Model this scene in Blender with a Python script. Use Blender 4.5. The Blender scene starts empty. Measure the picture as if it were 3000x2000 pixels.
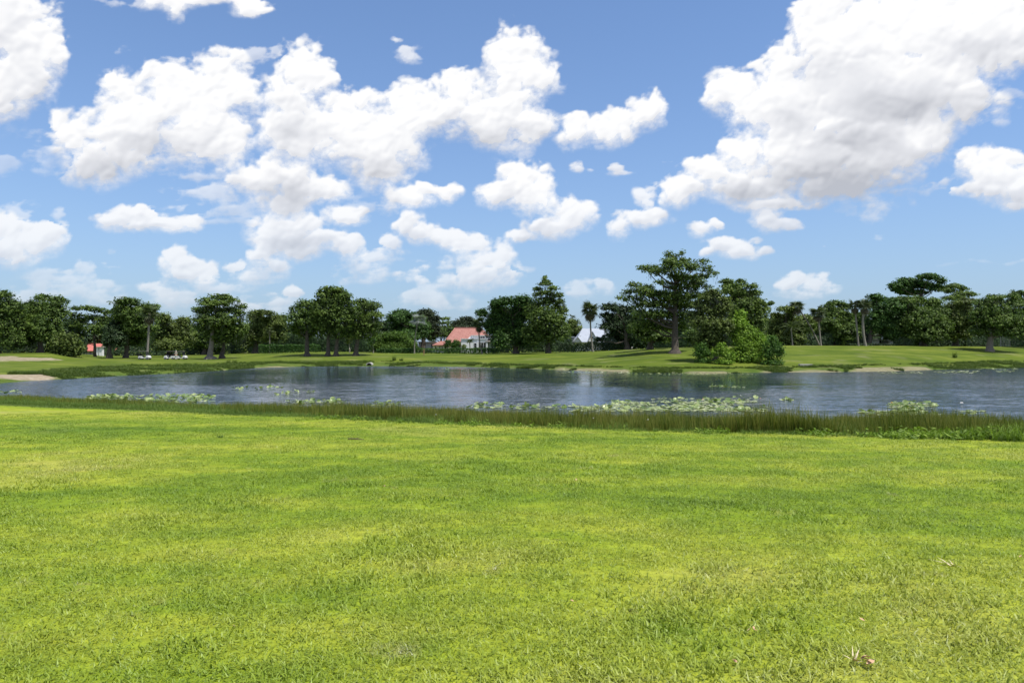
import bpy, math, random
import numpy as np
from mathutils import Vector, Matrix, Euler
R = math.radians
rng = np.random.default_rng(7)
random.seed(7)
scene = bpy.context.scene
col = scene.collection

# ------------------------------------------------------------------ camera, sky light, sun, exposure
CAMZ, F, HY = 3.6, 2100.0, 1012.0            # eye height over the water, focal length and eye line (photo pixels)
cam = bpy.data.cameras.new("camera"); camo = bpy.data.objects.new("camera", cam); col.objects.link(camo)
camo.location = (0, 0, CAMZ); camo.rotation_euler = (R(90) + math.atan((HY - 1000) / F), 0, 0)
cam.sensor_width = 36; cam.lens = F / 3000 * 36; cam.clip_start = 0.1; cam.clip_end = 20000
scene.camera = camo

SUN_EL, SUN_AZ = R(66), math.atan2(0.60, -0.36)      # azimuth clockwise from +Y; the sun stands to the right, a little behind the camera
sdir = Vector((math.sin(SUN_AZ) * math.cos(SUN_EL), math.cos(SUN_AZ) * math.cos(SUN_EL), math.sin(SUN_EL)))
w = bpy.data.worlds.new("World"); scene.world = w; w.use_nodes = True
nt = w.node_tree; nt.nodes.clear()
sky = nt.nodes.new("ShaderNodeTexSky"); sky.sky_type = 'NISHITA'; sky.sun_disc = False
sky.sun_elevation = SUN_EL; sky.sun_rotation = SUN_AZ; sky.altitude = 0; sky.air_density = 1.0; sky.dust_density = 0.4; sky.ozone_density = 1.6
bg = nt.nodes.new("ShaderNodeBackground"); bg.inputs[1].default_value = 0.105
wo = nt.nodes.new("ShaderNodeOutputWorld")
tint = nt.nodes.new('ShaderNodeMix'); tint.data_type = 'RGBA'; tint.blend_type = 'MULTIPLY'; tint.inputs[0].default_value = 1; tint.inputs[7].default_value = (0.90, 1.10, 1.36, 1)
nt.links.new(sky.outputs[0], tint.inputs[6]); nt.links.new(tint.outputs[2], bg.inputs[0]); nt.links.new(bg.outputs[0], wo.inputs[0])
sl = bpy.data.lights.new("sun", 'SUN'); sl.energy = 4.8; sl.angle = R(0.5); sl.color = (1, 0.955, 0.88)
slo = bpy.data.objects.new("sun", sl); col.objects.link(slo)
slo.rotation_euler = (-sdir).to_track_quat('-Z', 'Y').to_euler(); slo.location = (0, 0, 60)
vs = scene.view_settings
scene.display_settings.display_device = 'sRGB'
vs.view_transform = 'Standard'; vs.look = 'None'; vs.exposure = 0.25; vs.gamma = 1; vs.use_curve_mapping = False
scene.cycles.max_bounces = 6; scene.cycles.diffuse_bounces = 2; scene.cycles.glossy_bounces = 2
scene.cycles.transmission_bounces = 2; scene.cycles.transparent_max_bounces = 6
scene.cycles.use_denoising = True

# ------------------------------------------------------------------ helpers
def W(px, py, D):                             # a photo direction at depth D in metres -> place in the world
    return np.array([(px - 1500.0) / F * D, D, CAMZ - (py - HY) / F * D])

def tag(o, label=None, cat=None, group=None, kind=None):
    if label: o['label'] = label
    if cat: o['category'] = cat
    if group: o['group'] = group
    if kind: o['kind'] = kind
    return o

def empty(name, loc, label, cat, group=None, rz=0):
    o = bpy.data.objects.new(name, None); col.objects.link(o); o.empty_display_size = 0.3
    o.location = [float(v) for v in loc]; o.rotation_euler = (0, 0, rz)
    return tag(o, label, cat, group)

def link(name, me, parent=None, loc=(0, 0, 0), rot=(0, 0, 0), scl=(1, 1, 1)):
    o = bpy.data.objects.new(name, me); col.objects.link(o)
    o.location = [float(v) for v in loc]; o.rotation_euler = rot; o.scale = scl
    if parent: o.parent = parent
    return o

def mesh_np(name, V, Q, mats, attrs=None, smooth=False, mi=None):
    """mesh from an (n,3) array and an (m,k) face array"""
    me = bpy.data.meshes.new(name)
    V = np.asarray(V, dtype=np.float32); Q = np.asarray(Q, dtype=np.int32)
    m, k = Q.shape
    me.vertices.add(len(V)); me.vertices.foreach_set("co", V.ravel())
    me.loops.add(m * k); me.loops.foreach_set("vertex_index", Q.ravel())
    me.polygons.add(m); me.polygons.foreach_set("loop_start", np.arange(0, m * k, k, dtype=np.int32))
    if mi is not None: me.polygons.foreach_set("material_index", np.asarray(mi, dtype=np.int32))
    for n, a in (attrs or {}).items():
        at = me.attributes.new(n, 'FLOAT', 'POINT'); at.data.foreach_set("value", np.asarray(a, dtype=np.float32))
    for mt in (mats if isinstance(mats, (list, tuple)) else [mats]): me.materials.append(mt)
    me.update(calc_edges=True)
    me.polygons.foreach_set("use_smooth", np.full(m, smooth, dtype=bool))
    me.validate()
    return me

class MB:                                     # small hard-surface builder
    def __init__(s): s.v = []; s.f = []
    def add(s, v, f):
        b = len(s.v); s.v += [tuple(map(float, p)) for p in v]; s.f += [tuple(b + i for i in q) for q in f]; return s
    def box(s, x0, x1, y0, y1, z0, z1):
        v = [(x, y, z) for z in (z0, z1) for y in (y0, y1) for x in (x0, x1)]
        return s.add(v, [(0, 2, 3, 1), (4, 5, 7, 6), (0, 1, 5, 4), (2, 6, 7, 3), (0, 4, 6, 2), (1, 3, 7, 5)])
    def prism(s, prof, y0, y1):               # outline in x-z pushed along y
        n = len(prof); v = [(x, y0, z) for x, z in prof] + [(x, y1, z) for x, z in prof]
        return s.add(v, [tuple(range(n)), tuple(range(2 * n - 1, n - 1, -1))] + [(i, i + n, (i + 1) % n + n, (i + 1) % n) for i in range(n)])
    def cyl(s, a, b, r, n=12, r2=None):
        a = Vector(a); b = Vector(b); d = (b - a).normalized(); t = d.orthogonal().normalized(); u = d.cross(t)
        r2 = r if r2 is None else r2
        v = [a + (t * math.cos(2 * math.pi * i / n) + u * math.sin(2 * math.pi * i / n)) * r for i in range(n)]
        v += [b + (t * math.cos(2 * math.pi * i / n) + u * math.sin(2 * math.pi * i / n)) * r2 for i in range(n)]
        return s.add(v, [tuple(range(n - 1, -1, -1)), tuple(range(n, 2 * n))] + [(i, (i + 1) % n, (i + 1) % n + n, i + n) for i in range(n)])
    def build(s, name, mat, parent=None, loc=(0, 0, 0), bevel=0):
        me = bpy.data.meshes.new(name); me.from_pydata(s.v, [], s.f)
        for m in (mat if isinstance(mat, list) else [mat]): me.materials.append(m)
        me.update()
        o = link(name, me, parent, loc)
        if bevel:
            b = o.modifiers.new("bevel", 'BEVEL'); b.width = bevel; b.segments = 2; b.limit_method = 'ANGLE'
        return o

def tube(path, rad, n=7):
    """tapered tube along a polyline; returns verts, quads"""
    P = np.asarray(path, float); rad = np.asarray(rad, float)
    T = np.gradient(P, axis=0); T /= np.linalg.norm(T, axis=1)[:, None] + 1e-9
    ref = np.array([0.31, 0.87, 0.2]); A = np.cross(T, ref); A /= np.linalg.norm(A, axis=1)[:, None] + 1e-9
    B = np.cross(T, A); t = np.linspace(0, 2 * np.pi, n, endpoint=False)
    V = P[:, None, :] + rad[:, None, None] * (A[:, None, :] * np.cos(t)[None, :, None] + B[:, None, :] * np.sin(t)[None, :, None])
    V = V.reshape(-1, 3); m = len(P); i = np.arange(m - 1)[:, None] * n; j = np.arange(n)[None, :]
    Q = np.stack([i + j, i + (j + 1) % n, i + n + (j + 1) % n, i + n + j], -1).reshape(-1, 4)
    return V, Q

def join(parts):
    Vs, Qs, b = [], [], 0
    for V, Q in parts:
        Vs.append(V); Qs.append(Q + b); b += len(V)
    return np.concatenate(Vs), np.concatenate(Qs)

# ------------------------------------------------------------------ node helpers and materials
def newmat(name):
    m = bpy.data.materials.new(name); m.use_nodes = True; t = m.node_tree; t.nodes.clear()
    o = t.nodes.new("ShaderNodeOutputMaterial"); return m, t, o
def nd(t, typ, ins=None, **kw):
    n = t.nodes.new(typ)
    for k, v in kw.items(): setattr(n, k, v)
    for k, v in (ins or {}).items():
        if isinstance(v, bpy.types.NodeSocket): t.links.new(v, n.inputs[k])
        else: n.inputs[k].default_value = v
    return n
def ramp(t, fac, stops, interp='LINEAR'):
    n = t.nodes.new("ShaderNodeValToRGB"); t.links.new(fac, n.inputs[0]); n.color_ramp.interpolation = interp
    e = n.color_ramp.elements
    while len(e) > 1: e.remove(e[-1])
    e[0].position = stops[0][0]; e[0].color = (*stops[0][1], 1)
    for p, c in stops[1:]:
        x = e.new(p); x.color = (*c, 1)
    return n.outputs[0]
def noise(t, vec, scale, detail=3, rough=0.55, dist=0.0):
    return nd(t, "ShaderNodeTexNoise", {"Vector": vec, "Scale": scale, "Detail": detail, "Roughness": rough, "Distortion": dist}).outputs["Fac"]
def math_(t, op, a, b=0.0, c=0.0, clamp=False):
    n = nd(t, "ShaderNodeMath", {0: a, 1: b, 2: c}, operation=op); n.use_clamp = clamp; return n.outputs[0]
def mix(t, f, a, b, mode='MIX'):
    n = nd(t, "ShaderNodeMix", data_type='RGBA', blend_type=mode)
    for i, v in ((0, f), (6, a), (7, b)):
        if isinstance(v, bpy.types.NodeSocket): t.links.new(v, n.inputs[i])
        else: n.inputs[i].default_value = v if i == 0 else (*v, 1)
    return n.outputs[2]
def pos(t): return t.nodes.new("ShaderNodeNewGeometry").outputs["Position"]
def vscale(t, v, s): return nd(t, "ShaderNodeVectorMath", {0: v, 1: s}, operation='MULTIPLY').outputs[0]
def attr(t, n): return nd(t, "ShaderNodeAttribute", attribute_name=n).outputs["Fac"]
def bump(t, h, strength, dist): return nd(t, "ShaderNodeBump", {"Height": h, "Strength": strength, "Distance": dist}).outputs[0]

def plain(name, c, rough=0.6, metal=0.0, var=0.12, scale=3.0, bmp=0.0, spec=0.4):
    m, t, o = newmat(name); p = pos(t); n = noise(t, p, scale, 4)
    lo = tuple(x * (1 - var) for x in c); hi = tuple(min(1, x * (1 + var)) for x in c)
    b = nd(t, "ShaderNodeBsdfPrincipled", {"Base Color": ramp(t, n, [(0.3, lo), (0.7, hi)]), "Roughness": rough, "Metallic": metal})
    b.inputs["Specular IOR Level"].default_value = spec
    if bmp: t.links.new(bump(t, noise(t, p, scale * 6, 3), 0.5, bmp), b.inputs["Normal"])
    t.links.new(b.outputs[0], o.inputs[0]); return m

def leafmat(name, dark, mid, light, trans=0.32, scale=0.35, rough=0.55, spec=0.25):
    """leaf colour varies leaf by leaf (tone) and clump by clump (position)"""
    m, t, o = newmat(name); p = pos(t)
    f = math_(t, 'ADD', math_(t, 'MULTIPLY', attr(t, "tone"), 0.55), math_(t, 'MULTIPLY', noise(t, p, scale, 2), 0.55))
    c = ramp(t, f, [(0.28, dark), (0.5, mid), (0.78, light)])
    b = nd(t, "ShaderNodeBsdfPrincipled", {"Base Color": c, "Roughness": rough}); b.inputs["Specular IOR Level"].default_value = spec
    tr = nd(t, "ShaderNodeBsdfTranslucent", {"Color": mix(t, 1.0, c, (1.0, 1.15, 0.55), 'MULTIPLY')})
    s = nd(t, "ShaderNodeMixShader", {0: trans, 1: b.outputs[0], 2: tr.outputs[0]})
    t.links.new(s.outputs[0], o.inputs[0]); return m

M = {}
M['oak'] = leafmat('oak_leaves', (0.026, 0.043, 0.009), (0.065, 0.117, 0.023), (0.194, 0.277, 0.055))
M['cypress'] = leafmat('cypress_leaves', (0.027, 0.047, 0.010), (0.076, 0.127, 0.025), (0.212, 0.297, 0.057))
M['mango'] = leafmat('mango_leaves', (0.016, 0.037, 0.010), (0.045, 0.099, 0.022), (0.126, 0.240, 0.048))
M['olive'] = leafmat('olive_leaves', (0.036, 0.050, 0.012), (0.089, 0.129, 0.029), (0.229, 0.293, 0.071))
M['bright'] = leafmat('bright_leaves', (0.050, 0.104, 0.011), (0.144, 0.250, 0.026), (0.348, 0.518, 0.065), 0.35)
M['leafgreen'] = leafmat('sunny_shrub_leaves', (0.030, 0.065, 0.008), (0.070, 0.135, 0.016), (0.135, 0.215, 0.030), 0.3)
M['shrub'] = leafmat('shrub_leaves', (0.022, 0.057, 0.009), (0.065, 0.145, 0.022), (0.156, 0.283, 0.042), 0.3)
M['hedge'] = leafmat('hedge_leaves', (0.014, 0.039, 0.007), (0.031, 0.081, 0.013), (0.084, 0.172, 0.025), 0.25, 0.8)
M['dark'] = leafmat('dark_leaves', (0.010, 0.021, 0.009), (0.023, 0.045, 0.015), (0.058, 0.102, 0.032), 0.15)  # darkest leaf green, used on undergrowth, hedges and some trees
M['maroon'] = leafmat('dusky_leaves', (0.015, 0.023, 0.012), (0.039, 0.057, 0.027), (0.087, 0.114, 0.057))
M['moss'] = leafmat('hanging_moss', (0.045, 0.058, 0.042), (0.085, 0.100, 0.072), (0.150, 0.165, 0.125), 0.3)
M['palm'] = leafmat('palm_fronds', (0.022, 0.036, 0.014), (0.050, 0.074, 0.026), (0.105, 0.135, 0.050), 0.3, 1.5)
M['silver'] = leafmat('silver_fronds', (0.10, 0.12, 0.11), (0.17, 0.20, 0.19), (0.27, 0.30, 0.29), 0.3, 1.5)
M['dead'] = leafmat('dead_fronds', (0.050, 0.045, 0.030), (0.10, 0.09, 0.06), (0.17, 0.15, 0.10), 0.2, 1.5)
M['pad'] = leafmat('lily_pads', (0.13, 0.19, 0.04), (0.34, 0.40, 0.15), (0.58, 0.60, 0.36), 0.15, 3.0, 0.35, 0.5)
M['padgreen'] = leafmat('green_lily_pads', (0.06, 0.11, 0.02), (0.14, 0.21, 0.05), (0.36, 0.42, 0.17), 0.2, 3.0, 0.35, 0.5)
M['bark'] = plain('bark', (0.075, 0.062, 0.050), 0.9, var=0.4, scale=4, bmp=0.04)
M['greybark'] = plain('grey_bark', (0.17, 0.15, 0.125), 0.9, var=0.35, scale=5, bmp=0.04)
M['palmbark'] = plain('palm_trunk', (0.19, 0.175, 0.15), 0.9, var=0.3, scale=6, bmp=0.02)
M['white'] = plain('white_render', (0.74, 0.74, 0.76), 0.7, var=0.05, scale=0.6)
M['cream'] = plain('cream_render', (0.58, 0.54, 0.42), 0.8, var=0.08, scale=0.6)
M['grey'] = plain('grey_render', (0.36, 0.38, 0.36), 0.8, var=0.08, scale=0.6)
M['glass'] = plain('dark_glass', (0.012, 0.014, 0.016), 0.12, var=0.1, spec=0.5)
M['black'] = plain('black_plastic', (0.02, 0.02, 0.022), 0.55)
M['rubber'] = plain('rubber', (0.018, 0.018, 0.018), 0.85)
M['cartwhite'] = plain('white_cart_paint', (0.62, 0.62, 0.61), 0.3, var=0.04)
M['metal'] = plain('dull_metal', (0.35, 0.36, 0.38), 0.4, 0.8)
M['wood'] = plain('weathered_wood', (0.30, 0.17, 0.09), 0.85, var=0.25, scale=8)
M['stick'] = plain('dead_wood', (0.10, 0.075, 0.05), 0.9, var=0.3, scale=20)
M['straw'] = plain('dry_straw', (0.62, 0.52, 0.34), 0.8, var=0.2, scale=20)
M['leafdry'] = plain('dry_leaf', (0.52, 0.33, 0.20), 0.8, var=0.3, scale=30)
M['petal'] = plain('white_petals', (0.85, 0.84, 0.80), 0.5, var=0.03)
M['concrete'] = plain('concrete', (0.34, 0.33, 0.30), 0.9, var=0.15, scale=2, bmp=0.02)

def roofmat(name, a, b, axis_scale):
    m, t, o = newmat(name); p = pos(t)
    br = nd(t, "ShaderNodeTexBrick", {"Vector": vscale(t, p, axis_scale), "Color1": (*a, 1), "Color2": (*b, 1), "Mortar": (*[x * 0.55 for x in a], 1),
            "Scale": 1.0, "Mortar Size": 0.03, "Brick Width": 0.3, "Row Height": 0.42})
    n = noise(t, p, 1.2, 5)
    c = mix(t, math_(t, 'MULTIPLY', n, 0.5), br.outputs[0], tuple(x * 0.62 for x in a))
    bb = nd(t, "ShaderNodeBsdfPrincipled", {"Base Color": c, "Roughness": 0.85, "Normal": bump(t, br.outputs["Fac"], 0.6, -0.05)})
    t.links.new(bb.outputs[0], o.inputs[0]); return m

# ------------------------------------------------------------------ the lie of the land
KX = np.array([-900, -300, 0, 150, 300, 500, 620, 760, 900, 1150, 1400, 1700, 1900, 2100, 2300, 2600, 3000, 3300, 3900.])
SH = np.array([1136, 1128, 1122, 1112, 1103, 1094, 1087, 1077, 1073, 1072, 1075, 1086, 1091, 1093, 1091, 1087, 1077, 1075, 1075.])
MY = np.array([1062, 1062, 1062, 1060, 1056, 1055, 1056, 1052, 1047, 1047, 1047, 1050, 1045, 1046, 1042, 1040, 1036, 1036, 1036.])
MD = np.array([110, 110, 110, 118, 130, 135, 140, 142, 145, 143, 142, 128, 115, 112, 115, 120, 135, 138, 138.])
CY = np.array([1036, 1036, 1036, 1034, 1046, 1045, 1043, 1036, 1032, 1035, 1037, 1032, 1022, 1015, 1012, 1013, 1016, 1016, 1016.])
CD = np.array([140, 140, 140, 140, 165, 168, 170, 166, 162, 160, 158, 150, 140, 135, 138, 145, 155, 158, 158.])
EY = np.array([1175, 1183, 1188, 1193, 1198, 1207, 1213, 1219, 1226, 1236, 1245, 1255, 1260, 1265, 1269, 1277, 1292, 1300, 1310.])
ND = np.array([56, 53, 50, 48, 46, 44, 42, 40, 38, 36, 34, 32, 31, 30.5, 30, 29.5, 29, 28, 27.])
SD = CAMZ * F / (SH - HY)
MZ = CAMZ - (MY - HY) / F * MD
CZ = CAMZ - (CY - HY) / F * CD
ED = 1.65 / ((EY - HY) / F - 0.03)

def hash2(i, j, s):
    n = (i.astype(np.int64) * 374761393 + j.astype(np.int64) * 668265263 + s * 982451653) & 0x7fffffff
    n = ((n ^ (n >> 13)) * 1274126177) & 0x7fffffff
    return ((n ^ (n >> 16)) & 0xffffff) / float(0xffffff)
def vnoise(x, y, s=0):
    xi = np.floor(x); yi = np.floor(y); fx = x - xi; fy = y - yi
    fx = fx * fx * (3 - 2 * fx); fy = fy * fy * (3 - 2 * fy)
    a = hash2(xi, yi, s); b = hash2(xi + 1, yi, s); c = hash2(xi, yi + 1, s); d = hash2(xi + 1, yi + 1, s)
    return (a * (1 - fx) + b * fx) * (1 - fy) + (c * (1 - fx) + d * fx) * fy
def fbm(x, y, o=4, s=0, g=0.5):
    r = 0; a = 1; tot = 0
    for k in range(o):
        r = r + a * vnoise(x * 2 ** k + 17.3 * k, y * 2 ** k + 9.1 * k, s + k); tot += a; a *= g
    return r / tot

def land(X, Y):
    """ground height, and the depths of the shores, for arrays of places"""
    X = np.asarray(X, float); Y = np.asarray(Y, float)
    r = np.hypot(X, Y); th = np.arctan2(X, Y); tc = np.clip(th, -R(50), R(50))
    px = 1500 + F * np.tan(tc); D = r * np.cos(tc)
    sm = lambda T: np.interp(px, KX, T)
    wob = (fbm(X / 9.0, Y / 9.0, 3, 5) - 0.5) * 3.0
    sd = sm(SD) + wob; md = np.maximum(sm(MD), sd + 12); mz = sm(MZ); cd = sm(CD); cz = sm(CZ)
    ed = sm(ED); wn = sm(ND) + (fbm(X / 5.0, Y / 5.0, 3, 8) - 0.5) * 3.0
    ez = 1.95 - 0.03 * ed
    def seg(a, b): return np.clip((D - a) / (b - a), 0, 1)
    z = 1.95 - 0.03 * np.clip(D, 0, None)
    t = seg(ed, wn); zz = ez * (1 - t) - 0.0 * t
    z = np.where(D > ed, zz, z)
    z = np.where(D > wn, -1.0 * seg(wn, wn + 8), z)
    z = np.where(D > sd - 8, np.minimum(0, -1.0 * (1 - seg(sd - 8, sd))), z)
    t = seg(sd, sd + 3.5); bank = 0.42 * t ** 0.8
    t2 = seg(sd + 3.5, md); t2 = t2 * t2 * (3 - 2 * t2) * 0.4 + t2 * 0.6
    t3 = seg(md, cd); t3 = t3 * t3 * (3 - 2 * t3)
    zf = bank + (mz - 0.42) * t2 + (cz - mz) * t3
    zf = zf + (2.2 - zf) * seg(cd + 40, 600)
    z = np.where(D > sd, zf, z)
    # outside the view the lake ends in lawn
    e = np.clip((np.abs(th) - R(52)) / R(14), 0, 1); e = e * e * (3 - 2 * e)
    z = z * (1 - e) + 1.9 * e
    z = z + (fbm(X / 6.0, Y / 6.0, 3, 21) - 0.5) * 0.10 * np.clip(r / 20, 0.25, 1)
    return z, dict(px=px, D=D, sd=sd, md=md, cd=cd, ed=ed, wn=wn, e=e)
def gz(x, y): return float(land(np.array([x]), np.array([y]))[0][0])
def hit(px, py, lo=60, hi=200):
    """where the sight line through a photo point meets the far land"""
    Ds = np.linspace(lo, hi, 900); P = np.stack([W(px, py, d) for d in Ds]); z = land(P[:, 0], P[:, 1])[0]
    k = np.nonzero(z >= P[:, 2])[0]
    k = k[0] if len(k) else np.argmin(np.abs(z - P[:, 2])); return float(Ds[k])

def axis(parts):
    return np.unique(np.concatenate([np.linspace(a, b, n) for a, b, n in parts]))
th = axis([(-math.pi, -R(40), 46), (-R(40), R(40), 320), (R(40), math.pi, 46)])
rr = axis([(0.02, 3, 6), (3, 14, 50), (14, 60, 110), (60, 130, 150), (130, 200, 60), (200, 500, 20), (500, 5500, 10)])
TH, RR = np.meshgrid(th, rr, indexing='ij'); GX = RR * np.sin(TH); GY = RR * np.cos(TH)
GZ, L = land(GX, GY)
# what grows or lies where: sand and rough grass
n1 = fbm(GX / 3.0, GY / 3.0, 4, 31); n2 = fbm(GX / 12.0, GY / 12.0, 3, 41)
def rng_mask(px, spans):
    m = np.zeros_like(px)
    for a, b, s in spans: m = np.maximum(m, s * np.clip((px - a) / 30, 0, 1) * np.clip((b - px) / 30, 0, 1))
    return m
beach = rng_mask(L['px'], [(730, 900, .6), (1220, 1450, .7), (1480, 1600, .8), (1620, 1860, 1.5), (1990, 2150, 1.2), (2220, 2480, 1.3), (2480, 2740, 2.2), (-200, 60, .3)])
inb = (L['D'] - L['sd'])
sand = 0.6 * np.clip(beach * 1.45 * (1 - np.clip(inb / (2.2 * np.maximum(beach, .2)), 0, 1)) * (inb > -1.5) - (n1 - .35) * 2.6, 0, 1)
def ell(cx, cy, a, b, ang=0.0):
    c, s = math.cos(ang), math.sin(ang); x = (GX - cx) * c + (GY - cy) * s; y = -(GX - cx) * s + (GY - cy) * c
    return 1 - np.hypot(x / a, y / b)
d1 = hit(30, 1105); c1 = W(20, 1105, d1)
sand = np.maximum(sand, np.clip((ell(c1[0] - 2.0, c1[1] + .5, 7.5, 3.6, 0.35) * 2 + (n1 - .5) * 1.6) * 3, 0, 1))
d2 = hit(20, 1052); c2 = W(20, 1053, d2)
sand = np.maximum(sand, np.clip((ell(c2[0] - 3, c2[1], 9.0, 7.5, 0.1) * 2 + (n1 - .5) * 1.6) * 3, 0, 0.82))
c2b = W(110, 1050, hit(110, 1050)); sand = np.maximum(sand, np.clip((ell(c2b[0], c2b[1], 4.5, 1.6, 0.1) * 2 + (n1 - .5)) * 3, 0, 1))
wid = np.interp(L['px'], [-200, 0, 400, 700, 900, 1100, 1600, 2000, 2300, 3000], [5, 5, 16, 12, 7, 7, 5, 4, 5, 7])
rough = np.clip((1 - inb / wid) * 1.6 + (n1 - .5) * 1.8, 0, 1) * (inb > -3)
near = np.clip((L['D'] - L['ed']) / 0.8 + (n1 - .5) * 0.8, 0, 1) * (L['D'] < L['wn'] + 10)
rough = np.maximum(rough, near) * (1 - L['e'])
nT, nR = TH.shape
ii = np.arange(nT - 1)[:, None] * nR; jj = np.arange(nR - 1)[None, :]
GQ = np.stack([ii + jj, ii + jj + 1, ii + nR + jj + 1, ii + nR + jj], -1).reshape(-1, 4)[:, ::-1]

def lawn_colour(t, p):
    """mown turf: broad patches, finer mottling, thin dry streaks; shared by the ground and the blades"""
    big = noise(t, vscale(t, p, (0.10, 0.24, 0.2)), 1.0, 3, 0.5, 0.4)
    med = noise(t, vscale(t, p, (0.7, 1.2, 1.0)), 1.0, 4, 0.6)
    fine = noise(t, p, 7.0, 3, 0.6)
    c = ramp(t, math_(t, 'ADD', math_(t, 'MULTIPLY', big, 0.6), math_(t, 'MULTIPLY', med, 0.4)),
             [(0.32, (0.130, 0.215, 0.013)), (0.45, (0.205, 0.285, 0.018)), (0.56, (0.310, 0.355, 0.032)), (0.70, (0.390, 0.385, 0.075))])
    dry = math_(t, 'MULTIPLY', ramp(t, noise(t, p, 1.3, 5, 0.7), [(0.62, (0, 0, 0)), (0.76, (1, 1, 1))]), 0.55)
    c = mix(t, dry, c, (0.40, 0.33, 0.15))
    return c, fine, med

m, t, o = newmat('turf_and_sand'); p = pos(t)
sep = nd(t, "ShaderNodeSeparateXYZ", {0: p}); Yc = sep.outputs[1]
lc, fine, med = lawn_colour(t, p)
farc = ramp(t, noise(t, vscale(t, p, (0.12, 0.22, 0.2)), 1.0, 5, 0.6), [(0.32, (0.052, 0.085, 0.008)), (0.52, (0.090, 0.125, 0.013)), (0.70, (0.145, 0.170, 0.026))])
isfar = math_(t, 'MULTIPLY', math_(t, 'SUBTRACT', Yc, 55.0), 0.05, clamp=True)
c = mix(t, isfar, mix(t, 1.0, lc, ramp(t, fine, [(0.3, (0.60, 0.60, 0.55)), (0.7, (1.0, 1.0, 1.0))]), 'MULTIPLY'), farc)
rc = ramp(t, noise(t, vscale(t, p, (0.5, 0.9, 1)), 1.0, 5, 0.65), [(0.32, (0.035, 0.066, 0.008)), (0.5, (0.072, 0.112, 0.016)), (0.68, (0.125, 0.135, 0.034))])
c = mix(t, attr(t, "rough"), c, rc)
sc_ = ramp(t, noise(t, p, 1.5, 5, 0.7), [(0.3, (0.20, 0.16, 0.10)), (0.55, (0.30, 0.25, 0.175)), (0.75, (0.42, 0.37, 0.29))])
c = mix(t, attr(t, "sand"), c, sc_)
hgt = math_(t, 'ADD', fine, math_(t, 'MULTIPLY', noise(t, p, 30, 2), 0.5))
b = nd(t, "ShaderNodeBsdfPrincipled", {"Base Color": c, "Roughness": 0.95, "Normal": bump(t, hgt, 0.6, 0.03)}); b.inputs["Specular IOR Level"].default_value = 0.1
t.links.new(b.outputs[0], o.inputs[0])
ground = link('ground', mesh_np('ground', np.stack([GX, GY, GZ], -1).reshape(-1, 3), GQ, m,
              {'sand': sand.ravel(), 'rough': rough.ravel()}, smooth=True))
tag(ground, 'mown golf course turf sloping to the pond and rising beyond it, with sandy patches', 'ground', kind='structure')

# ------------------------------------------------------------------ pond
m, t, o = newmat('pond_water'); p = pos(t)
wind = ramp(t, noise(t, vscale(t, p, (0.022, 0.05, 1)), 1.0, 3, 0.5, 0.6), [(0.36, (0.25, 0.25, 0.25)), (0.62, (1, 1, 1))])
def slope(sc, amp, det=2):
    n = nd(t, "ShaderNodeTexNoise", {"Vector": vscale(t, p, sc), "Scale": 1.0, "Detail": det, "Roughness": 0.6, "Distortion": 0.4}).outputs["Color"]
    n = nd(t, "ShaderNodeVectorMath", {0: n, 1: (0.5, 0.5, 0.5)}, operation='SUBTRACT').outputs[0]
    return nd(t, "ShaderNodeVectorMath", {0: n, 1: amp}, operation='MULTIPLY').outputs[0]
def calm(cx, cy, rx, ry):
    q = nd(t, "ShaderNodeVectorMath", {0: nd(t, "ShaderNodeVectorMath", {0: p, 1: (-cx, -cy, 0)}, operation='ADD').outputs[0], 1: (1 / rx, 1 / ry, 0)}, operation='MULTIPLY').outputs[0]
    q = nd(t, "ShaderNodeVectorMath", {0: q}, operation='LENGTH').outputs["Value"]
    q = math_(t, 'ADD', q, math_(t, 'MULTIPLY', math_(t, 'SUBTRACT', noise(t, vscale(t, p, (0.06, 0.16, 1)), 1.0, 4, 0.6), 0.5), 1.3))
    return nd(t, "ShaderNodeMapRange", {0: q, 1: 0.65, 2: 1.15, 3: 1.0, 4: 0.0}, interpolation_type='SMOOTHSTEP').outputs[0]
lee = math_(t, 'MAXIMUM', math_(t, 'MAXIMUM', calm(15, 80, 15, 24), calm(-1, 92, 12, 22)), math_(t, 'MULTIPLY', calm(-27, 92, 15, 30), 0.75))
s1 = slope((0.45, 1.9, 1), (0.12, 0.34, 0.0), 4); s2 = slope((2.2, 6.5, 1), (0.32, 0.85, 0.0), 3)
s2 = nd(t, "ShaderNodeVectorMath", {0: s2, 1: wind}, operation='MULTIPLY').outputs[0]
calmf = nd(t, "ShaderNodeMapRange", {0: lee, 1: 0.0, 2: 1.0, 3: 1.0, 4: 0.24}).outputs[0]
sm_ = nd(t, "ShaderNodeVectorMath", {0: nd(t, "ShaderNodeVectorMath", {0: s1, 1: s2}, operation='ADD').outputs[0], 1: nd(t, "ShaderNodeCombineXYZ", {0: calmf, 1: calmf, 2: calmf}).outputs[0]}, operation='MULTIPLY').outputs[0]
ns = nd(t, "ShaderNodeVectorMath", {0: sm_, 1: (0, 0, 1)}, operation='ADD').outputs[0]
ns = nd(t, "ShaderNodeVectorMath", {0: ns}, operation='NORMALIZE').outputs[0]
b = nd(t, "ShaderNodeBsdfPrincipled", {"Base Color": (0.018, 0.031, 0.055, 1), "Roughness": nd(t, "ShaderNodeMapRange", {0: lee, 1: 0.0, 2: 1.0, 3: 0.17, 4: 0.07}).outputs[0], "IOR": 2.3, "Normal": ns})
t.links.new(b.outputs[0], o.inputs[0])
wx = np.array([-180, 180, 180, -180.]); wy = np.array([22, 22, 150, 150.])
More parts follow.
